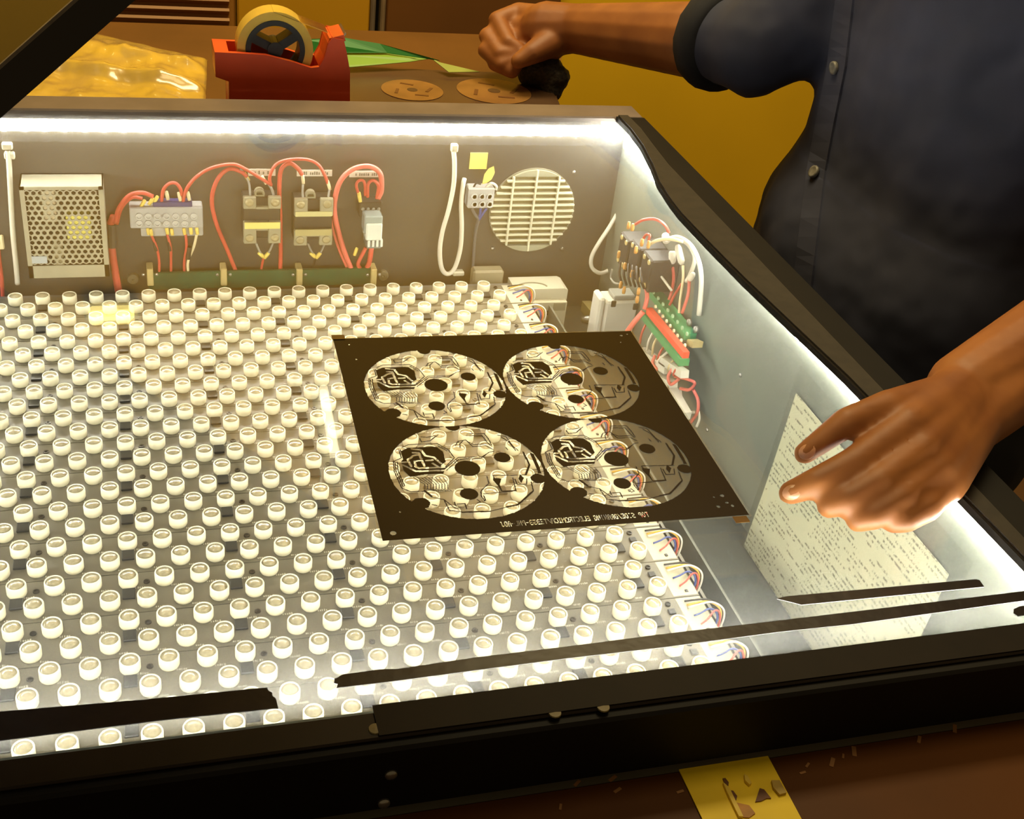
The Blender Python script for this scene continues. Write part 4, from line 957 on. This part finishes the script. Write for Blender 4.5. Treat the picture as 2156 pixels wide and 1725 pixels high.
for k in range(3):
    u = 2 * math.pi * k / 3 + .6; dv = Vector((math.cos(u), 0, math.sin(u))); b.obox(rc + dv * .0155, dv * .009, Vector((0, w2 * .9, 0)), Vector((-dv.z, 0, dv.x)) * .0042)
b.build('hub', mat('dark_hub', (40, 42, 46), .45, var=.2, scale=60), t)
b = MB(); b.prism([rc + Vector((-.002, -w2, RO - .0005)), rc + Vector((-.002, -w2, RO)), td(690, 70, .021 - w2) + Vector((0, 0, .001)), td(690, 70, .021 - w2)], (0, 2 * w2, 0)); b.build('free_tape', clear('free_tape_film', (.9, .85, .6), haze=.35, dust_haze=(.8, .7, .4)), t)

# crumpled yellow plastic bag
A_, B_, C_, D_ = (hit(x, y, 2, ZB + .012) for x, y in ((150, 40), (436, 106), (432, 215), (-60, 215)))
t_b = MB(); nu, nv = 60, 44; grid = []
for j in range(nv + 1):
    for i in range(nu + 1):
        u, v = i / nu, j / nv
        p = (A_ * (1 - u) + B_ * u) * (1 - v) + (D_ * (1 - u) + C_ * u) * v
        e = min(u, 1 - u, v, 1 - v); ed = min(1, e * 7) ** .6
        h = .0065 * ed + .004 * ed * noise.noise(Vector((p.x * 34, p.y * 22, 1))) + .0016 * ed * noise.noise(Vector((p.x * 110, p.y * 90, 4)))
        q_ = .50 + .16 * u; h += .012 * math.exp(-((v - q_) / .050) ** 2) * min(1, u * 5) * ed + .006 * math.exp(-((v - .24) / .06) ** 2) * ed
        grid.append(Vector((p.x, p.y, ZB + .0015 + max(h, 0))))
base = [Vector((g.x, g.y, ZB + .0003)) for g in grid]; N_ = len(grid); fs = []
for j in range(nv):
    for i in range(nu):
        a0 = j * (nu + 1) + i; fs.append((a0, a0 + 1, a0 + nu + 2, a0 + nu + 1)); fs.append((N_ + a0 + nu + 1, N_ + a0 + nu + 2, N_ + a0 + 1, N_ + a0))
bd = [i for i in range(nu + 1)] + [j * (nu + 1) + nu for j in range(1, nv + 1)] + [nv * (nu + 1) + i for i in range(nu - 1, -1, -1)] + [j * (nu + 1) for j in range(nv - 1, 0, -1)]
for a0, c0 in zip(bd, bd[1:] + bd[:1]): fs.append((a0, N_ + a0, N_ + c0, c0))
t_b.add(grid + base, fs); o = t_b.build('plastic_bag', mat('yellow_plastic_film', (206, 172, 66), .2, var=.15, scale=30, rgb2=(180, 150, 78), spec=.8, coat=.6), smooth=True)
tag(o, 'flat crumpled yellow plastic bag behind the box, left of the tape dispenser', 'bag')

# green sheets
def sheet(name, pts, m_, label, cat, th=.0006):
    b = MB(); b.prism([hit(x, y, 2, z) for x, y, z in pts], (0, 0, th)); o = b.build(name, m_); return tag(o, label, cat)
sheet('folded_sheet', [(640, 84, .165), (722, 80, .165), (800, 93, .160), (925, 128, .150), (905, 125, .150), (815, 112, .152), (640, 112, .152)], mat('dark_green_card', (38, 128, 44), .5, var=.1, scale=20), 'dark green upper half of a card lying behind the tape dispenser', 'card')
sheet('folded_sheet', [(640, 112, .1505), (815, 112, .1505), (905, 124, .149), (862, 131, .146), (740, 142, .143), (640, 144, .143)], mat('light_green_card', (132, 176, 62), .5, var=.1, scale=20), 'light green fold of a card beside the red tape dispenser', 'card')
sheet('folded_sheet', [(906, 122, .149), (925, 132, .147), (1010, 152, .142), (945, 153, .142)], mat('pale_green_card', (150, 164, 76), .5, var=.1, scale=20), 'narrow pale green tip of a card pointing right', 'card')
# brown film with two discs
t = thing('brown_film', hit(950, 190, 2, ZB), 'brown transparent film with amber discs lying on the bench behind the box', 'film')
b = MB(); b.prism([hit(x, y, 2, ZB + .002) for x, y in ((736, 148), (870, 147), (1000, 152), (1110, 156), (1140, 172), (1172, 206), (1185, 238), (736, 238))], (0, 0, .0008)); b.build('film_sheet', mat('brown_film', (92, 68, 48), .25, var=.2, scale=12), t)
AMB = mat('amber_disc', (150, 108, 58), .3, var=.25, scale=40)
for (x, y, r) in ((868, 190, .034), (1040, 192, .042)):
    p = hit(x, y, 2, ZB + .003); MB().lathe([(r, 0), (r, .0005), (0, .0005)], 40, p).build('amber_disc', AMB, t)
    MB().lathe([(r * .17, .0005), (r * .17, .0008), (0, .0008)], 20, p).build('disc_hole', mat('brown_film', (112, 78, 46), .25), t)
    for k in range(4):
        u = k * 1.7; q_ = p + Vector((math.cos(u), math.sin(u), 0)) * r * .55
        MB().obox(q_ + Vector((0, 0, .0007)), Vector((math.cos(u + 1), math.sin(u + 1), 0)) * r * .22, Vector((-math.sin(u + 1), math.cos(u + 1), 0)) * r * .05, (0, 0, .0002)).build('trace', mat('dark_trace', (110, 70, 36), .4), t)
# dark netted pouch under the far hand
b = MB(); pc = at(1158, 165, 1.375)
for (x, y, d, r) in ((1120, 140, 1.37, .018), (1150, 150, 1.37, .020), (1172, 165, 1.37, .016), (1160, 190, 1.375, .014)):
    p = at(x, y, d); b.capsule(p, (p.x, p.y, max(ZB + r * .9, p.z - .03)), r, r * .9)
o = b.build('netted_pouch', mat('dark_net', (62, 54, 40), .6, var=.6, scale=260, bump=.8, rgb2=(30, 26, 20)))
def rm(v): return lambda o: [setattr(o.modifiers.new('r', 'REMESH'), k, val) for k, val in ()] or _rm(o, v)
def _rm(o, v):
    m_ = o.modifiers.new('r', 'REMESH'); m_.mode = 'VOXEL'; m_.voxel_size = v; m_.use_smooth_shade = True
def sm(it, f=.5):
    def g(o):
        m_ = o.modifiers.new('s', 'SMOOTH'); m_.factor = f; m_.iterations = it
    return g
bake(o, [lambda o: _rm(o, .003), sm(3)])
displace(o.data, lambda c: .0016 * noise.noise(c * 160))
tag(o, 'dark netted pouch on the bench corner under the far hand', 'pouch')

# ------------------------------------------------------------------ cupboards on the far wall
def wl(x, y, d=0.0): return hit(x, y, 1, YW - d)
ZLO, ZHI = -.35, .5
def panel(x0, x1, d, m_, name, label, cat, extra=None):
    a, c = wl(x0, 30, d), wl(x1, 30, d)
    t = thing(name, ((a.x + c.x) / 2, YW, ZLO), label, cat)
    MB().box((a.x, YW - d, ZLO), (c.x, YW - .0005, ZHI), .003).build('door', m_, t)
    return t, a, c
TAN = mat('tan_cupboard', (170, 116, 44), .5, var=.12, scale=5); BRN = mat('brown_cupboard', (116, 72, 22), .55, var=.15, scale=5)
t, a, c = panel(60, 496, .02, TAN, 'louvred_door', 'tan louvred cupboard door on the far wall', 'door')
zt0 = wl(400, 40, .02).z
for k in range(24):
    z = zt0 + k * .0175
    MB().obox(((a.x + c.x) / 2, YW - .026, z), ((c.x - a.x) / 2 - .012, 0, 0), (0, .007, -.005), (0, .0016, .0022)).build('slat', TAN, t)
t, a, c = panel(500, 779, .03, mat('yellow_cupboard', (206, 150, 22), .5, var=.06, scale=5), 'yellow_door', 'plain yellow cupboard door above the tape dispenser', 'door')
t, a, c = panel(781, 791, .036, mat('grey_post', (120, 104, 84), .5), 'door_post', 'narrow grey post right of the yellow cupboard door', 'post')
t, a, c = panel(792, 801, .012, mat('black_gap', (24, 18, 12), .7), 'dark_gap_strip', 'narrow black strip between two posts on the far wall', 'strip')
t, a, c = panel(802, 812, .036, mat('taupe_post', (140, 116, 84), .5), 'door_post', 'narrow taupe post left of the brown cupboard door', 'post')
t, a, c = panel(813, 1178, .026, BRN, 'brown_door', 'dark brown cupboard door behind the far hand', 'door')

# ------------------------------------------------------------------ lamps of the room (their reflections lie in the glass)
def mirror(x, y):
    Pp = gl(x, y, ZT); d = Vector(ray(x, y)).normalized(); d.z *= -1; return Pp, d
def mir_z(x, y, z): Pp, d = mirror(x, y); return Pp + d * ((z - Pp.z) / d.z)
def mir_y(x, y, yv): Pp, d = mirror(x, y); return Pp + d * ((yv - Pp.y) / d.y)
a, c = mir_z(681, 818, 1.0), mir_z(706, 958, 1.0)
t = thing('tube_lamp', ((a + c) / 2), 'warm tube lamp hanging above the bench, seen mirrored in the glass', 'lamp')
MB().tube([a, c], .0085, 14).build('tube', TUBEL, t, smooth=True)
dv = (c - a).normalized()
MB().obox((a + c) / 2 + Vector((0, 0, .030)), dv * ((c - a).length / 2 + .03), dv.cross(Vector((0, 0, 1))) * .018, Vector((0, 0, .010))).build('housing', CREAM, t)
for e in (a - dv * .012, c + dv * .012): MB().cbox(e + Vector((0, 0, .009)), (.02, .02, .034), .003).build('end_cap', CREAM, t)
for e in (a, c): MB().cyl(e + Vector((0, 0, .04)), e + Vector((0, 0, .95)), .002, 8).build('hanger', STEEL, t)
qd = [mir_y(x, y, YW - .04) for x, y in ((188, 652), (282, 652), (282, 674), (188, 674))]
xa, xb = min(p.x for p in qd), max(p.x for p in qd); za, zb = min(p.z for p in qd), max(p.z for p in qd)
t = thing('bulkhead_lamp', ((xa + xb) / 2, YW, za), 'warm bulkhead lamp on the far wall, seen mirrored in the glass', 'lamp')
MB().box((xa, YW - .045, za), (xb, YW - .020, zb), .006).build('diffuser', WALLL, t)
MB().box((xa - .01, YW - .022, za - .01), (xb + .01, YW - .0005, zb + .01), .004).build('base', CREAM, t)

# ------------------------------------------------------------------ the person at the right side of the box
person = thing('person', (.74, -.13, FL), 'person in a dark navy shirt reaching over the right side of the box', 'person')
E_L, E_R = at(2480, 575, .90), at(1600, 98, 1.20)
W_L, W_R = at(2032, 818, .765), at(1210, 60, 1.345)
S_L, S_R = Vector((.76, -.33, .50)), Vector((.735, .08, .50))
core = MB(); cp = core.capsule
cp((.755, -.17, -.05), (.755, -.17, .40), .075, .075); cp((.755, -.09, -.05), (.755, -.09, .40), .075, .075); cp((.745, -.21, -.02), (.745, -.02, -.02), .09, .09)
cp(S_L + Vector((0, .05, 0)), S_R - Vector((0, .05, 0)), .075, .075); cp((.74, -.12, .5), (.72, -.12, .62), .055, .05)
for yy in (-.22, -.02):
    cp((.75, yy, -.05), (.75, yy, -.40), .082, .060); cp((.75, yy, -.40), (.76, yy, FL + .06), .058, .040); cp((.76, yy, FL + .035), (.62, yy, FL + .030), .035, .028)
cp(S_L, E_L, .055, .043); cp(S_R, E_R, .050, .036)
core_o = core.build('body', SKIN, person); bake(core_o, [lambda o: _rm(o, .011), sm(3)])
b = MB(); cp = b.capsule
cp(E_L.lerp(S_L, .2), E_L, .044, .043); cp(E_L, E_L.lerp(W_L, .35), .044, .041); cp(E_L.lerp(W_L, .35), W_L, .041, .0245)
cp(E_R.lerp(S_R, .2), E_R, .036, .037); cp(E_R, E_R.lerp(W_R, .35), .037, .0385); cp(E_R.lerp(W_R, .35), W_R, .0385, .0270)
# near hand
def chain(pts, rads):
    for (p0, p1, r0, r1) in zip(pts[:-1], pts[1:], rads[:-1], rads[1:]): cp(p0, p1, r0, r1)
IDX = [at(1908, 898, .697), at(1800, 974, .674), at(1716, 1018, .667), at(1664, 1038, .668)]
MID = [at(1938, 948, .690), at(1852, 1014, .667), at(1783, 1054, .662), at(1746, 1066, .663)]
RNG = [at(1968, 990, .688), at(1892, 1053, .664), at(1838, 1087, .659), at(1806, 1096, .660)]
PKY = [at(1994, 1020, .692), at(1950, 1070, .668), at(1906, 1096, .660), at(1880, 1101, .661)]
THB = [at(1975, 846, .742), at(1868, 858, .706), at(1782, 890, .690), at(1694, 955, .686)]
chain(IDX, (.0112, .0092, .0084, .0068)); chain(MID, (.0112, .0092, .0084, .0070)); chain(RNG, (.0108, .0088, .0080, .0068)); chain(PKY, (.0096, .0080, .0072, .0062)); chain(THB, (.0165, .0104, .0088, .0064))
for Fm, r in ((IDX, .0120), (MID, .0120), (RNG, .0116), (PKY, .0108)): cp(W_L, Fm[0], .0200, r)
for a0, c0 in ((IDX, MID), (MID, RNG), (RNG, PKY)): cp(a0[0].lerp(W_L, .12), c0[0].lerp(W_L, .12), .0116, .0112); cp(a0[0].lerp(W_L, .5), c0[0].lerp(W_L, .5), .0160, .0155)
cp(THB[0], IDX[0].lerp(W_L, .15), .016, .010)
HEEL = at(2042, 888, .750)
cp(HEEL, PKY[0], .0200, .0115); cp(W_L, HEEL, .0235, .0205); cp(E_L.lerp(W_L, .45), HEEL, .034, .0205); cp(HEEL, RNG[0], .0195, .012)
# far hand, loosely closed
KN = [at(1092, 26, 1.375), at(1070, 55, 1.375), at(1066, 86, 1.37), at(1080, 114, 1.365)]
PP = [at(1046, 42, 1.365), at(1026, 76, 1.362), at(1024, 106, 1.358), at(1044, 132, 1.355)]
TP = [at(1070, 88, 1.345), at(1052, 112, 1.345), at(1056, 136, 1.345), at(1078, 150, 1.345)]
cp(W_R, at(1150, 62, 1.36), .0270, .031)
for k in range(4):
    cp(at(1155, 50 + 14 * k, 1.36), KN[k], .021, .0115); cp(KN[k], PP[k], .0112, .0100); cp(PP[k], TP[k], .0098, .0082); cp(TP[k], TP[k].lerp(at(1105, 112, 1.345), .6), .0084, .0076)
TH2 = [at(1165, 86, 1.345), at(1120, 112, 1.33), at(1092, 128, 1.328)]
chain(TH2, (.018, .0125, .0090))
arm_o = b.build('body', SKIN, person)
bake(arm_o, [lambda o: _rm(o, .0024), sm(3)])
# knuckles and fine unevenness, then one body mesh
org_p = ORG[person.name]; toC = Vector(CAM_C) - org_p
kn = np.array([list(Vector(p) - org_p) for p in (IDX[0], MID[0], RNG[0], PKY[0], IDX[1], MID[1], RNG[1], PKY[1], IDX[2], MID[2], THB[1], THB[2])])
me = arm_o.data; nv_ = len(me.vertices); co = np.zeros(nv_ * 3); no = np.zeros(nv_ * 3)
me.vertices.foreach_get('co', co); me.vertices.foreach_get('normal', no); co = co.reshape(-1, 3); no = no.reshape(-1, 3)
dm = np.sqrt(((co[:, None, :] - kn[None]) ** 2).sum(2)).min(1)
co = co + no * (.0015 * np.exp(-(dm / .006) ** 2))[:, None]
bmj = bmesh.new(); me.vertices.foreach_set('co', co.ravel()); bmj.from_mesh(me); bmj.from_mesh(core_o.data)
bmj.to_mesh(me); bmj.free(); cm = core_o.data; bpy.data.objects.remove(core_o); bpy.data.meshes.remove(cm)
o = arm_o; o.name = 'body'; ORG['body'] = org_p
o.data.polygons.foreach_set('use_smooth', [True] * len(o.data.polygons))
# nails of the near hand
NAIL = mat('finger_nail', (206, 150, 112), .3)
bv = BVHTree.FromPolygons([v.co for v in o.data.vertices], [tuple(p.vertices) for p in o.data.polygons])
for ch in (THB, IDX):
    tp_ = ch[3] - org_p; dv = (ch[3] - ch[2]).normalized(); side = (toC - tp_).normalized(); side = (side - dv * side.dot(dv)).normalized()
    loc, nor, _, _ = bv.ray_cast(tp_ + side * .04, -side)
    if loc:
        w_ = dv.cross(nor).normalized(); bb = MB(); pts = []
        for k in range(14):
            u = 2 * math.pi * k / 14; pts.append(loc + org_p + dv * .0052 * math.cos(u) + w_ * .0042 * math.sin(u) - nor * (.0004 + .0010 * abs(math.sin(u))))
        bb.prism(pts, nor * .0010); bb.build('finger_nail', NAIL, person, smooth=True)

# shirt
ang = math.radians(181); nf = Vector((math.cos(ang), math.sin(ang), 0)); tf = Vector((-nf.y, nf.x, 0)); tc_ = Vector((.742, -.128, 0))
b = MB(); rings = []
for i in range(27):
    z = -.06 + .62 * i / 26
    a_, w_ = .122, .188
    sst = min(1, max(0, (z - .105) / .085)); sst = sst * sst * (3 - 2 * sst); a_ += .006 - .032 * sst; w_ -= .014 * sst
    if z > .44: f_ = 1 - .5 * ((z - .44) / .12) ** 2; a_ *= f_; w_ *= f_
    rings.append([tc_ + nf * a_ * math.copysign(abs(math.cos(u)) ** .9, math.cos(u)) + tf * w_ * math.copysign(abs(math.sin(u)) ** .9, math.sin(u)) + Vector((0, 0, z)) for u in (2 * math.pi * k / 56 for k in range(56))])
b.loft(rings)
b.capsule(S_L, S_L.lerp(E_L, .8), .082, .064)
b.capsule(S_R, at(1690, 40, 1.19), .085, .062); b.capsule(at(1690, 40, 1.19), at(1590, 95, 1.20), .060, .050); b.capsule(at(1590, 95, 1.20), at(1535, 88, 1.22), .050, .046)
b.capsule(at(1575, 130, 1.20), at(1625, 120, 1.19), .026, .030)
sh = b.build('shirt', SHIRT, person)
bake(sh, [lambda o: _rm(o, .0055), sm(5)])
def wrinkle(c):
    p = c + org_p
    return .0055 * noise.noise(Vector((p.x * 9, p.y * 13, p.z * 4))) + .0030 * noise.noise(Vector((p.x * 26, p.y * 26, p.z * 11 + 3))) + .0012 * noise.noise(p * 60)
displace(sh.data, wrinkle)
sh.data.polygons.foreach_set('use_smooth', [True] * len(sh.data.polygons))
bs = BVHTree.FromPolygons([v.co + org_p for v in sh.data.vertices], [tuple(p.vertices) for p in sh.data.polygons])
def on_shirt(x, y):
    d = Vector(ray(x, y)).normalized(); loc, nor, _, _ = bs.ray_cast(Vector(CAM_C), d)
    return (loc, nor) if loc else (None, None)
b = MB(); rings = []
for y in range(-60, 640, 20):
    xc_ = 1779 - .26 * (y + 0) if y < 365 else 1684 + 22 - .10 * (y - 365)
    xc_ = np.interp(y, [-60, 0, 142, 260, 365, 480, 640], [1790, 1780, 1764, 1740, 1720, 1706, 1688])
    l1, n1 = on_shirt(xc_ - 21, y); l2, n2 = on_shirt(xc_ + 19, y)
    if l1 and l2 and (l1 - l2).length < .06:
        rings.append([l1 - n1 * .001, l1 + n1 * .0014, l2 + n2 * .0022, l2 - n2 * .001])
if len(rings) > 2: b.loft(rings); b.build('placket', mat('navy_placket', (60, 64, 86), .85, var=.2, scale=16, bump=.2), sh, smooth=False)
for (x, y) in ((1764, 142), (1720, 365)):
    l, n_ = on_shirt(x, y)
    if l:
        bb = MB(); fr1, fr2 = bb.frame(n_); l = l + n_ * .0024; rr = []
        for r_, h_ in ((.0001, .0030), (.0030, .0030), (.0040, .0034), (.0058, .0036), (.0062, .0022), (.0058, .0), (.0001, .0)):
            rr.append([l + n_ * h_ + (fr1 * math.cos(2 * math.pi * k / 18) + fr2 * math.sin(2 * math.pi * k / 18)) * r_ for k in range(18)])
        bb.loft(rr); bb.build('button', mat('grey_button', (140, 138, 130), .3, var=.3, scale=400), sh, smooth=True)
# rolled cuff of the far sleeve
b = MB(); ca, cb_ = at(1535, 88, 1.222), at(1492, 72, 1.245); ax_ = (cb_ - ca).normalized(); f1, f2 = b.frame(ax_); rings = []
for (tt_, r_) in ((0, .046), (.004, .052), (.014, .0535), (.026, .052), (.030, .048), (.028, .041), (.004, .040)):
    rings.append([ca + ax_ * tt_ + (f1 * math.cos(2 * math.pi * k / 28) + f2 * math.sin(2 * math.pi * k / 28)) * r_ * (1 + .04 * noise.noise(Vector((k * .7, tt_ * 90, 2)))) for k in range(28)])
b.loft(rings); b.build('rolled_cuff', mat('navy_cuff', (30, 31, 38), .9, var=.2, scale=30, bump=.2), sh, smooth=True)
# trousers
b = MB(); b.capsule((.745, -.21, -.03), (.745, -.04, -.03), .118, .118)
for yy in (-.22, -.02): b.capsule((.75, yy, -.06), (.752, yy, -.40), .098, .078); b.capsule((.752, yy, -.40), (.76, yy, FL + .12), .077, .062)
o = b.build('trousers', TROUS, person); bake(o, [lambda o: _rm(o, .008), sm(4)]); o.data.polygons.foreach_set('use_smooth', [True] * len(o.data.polygons))
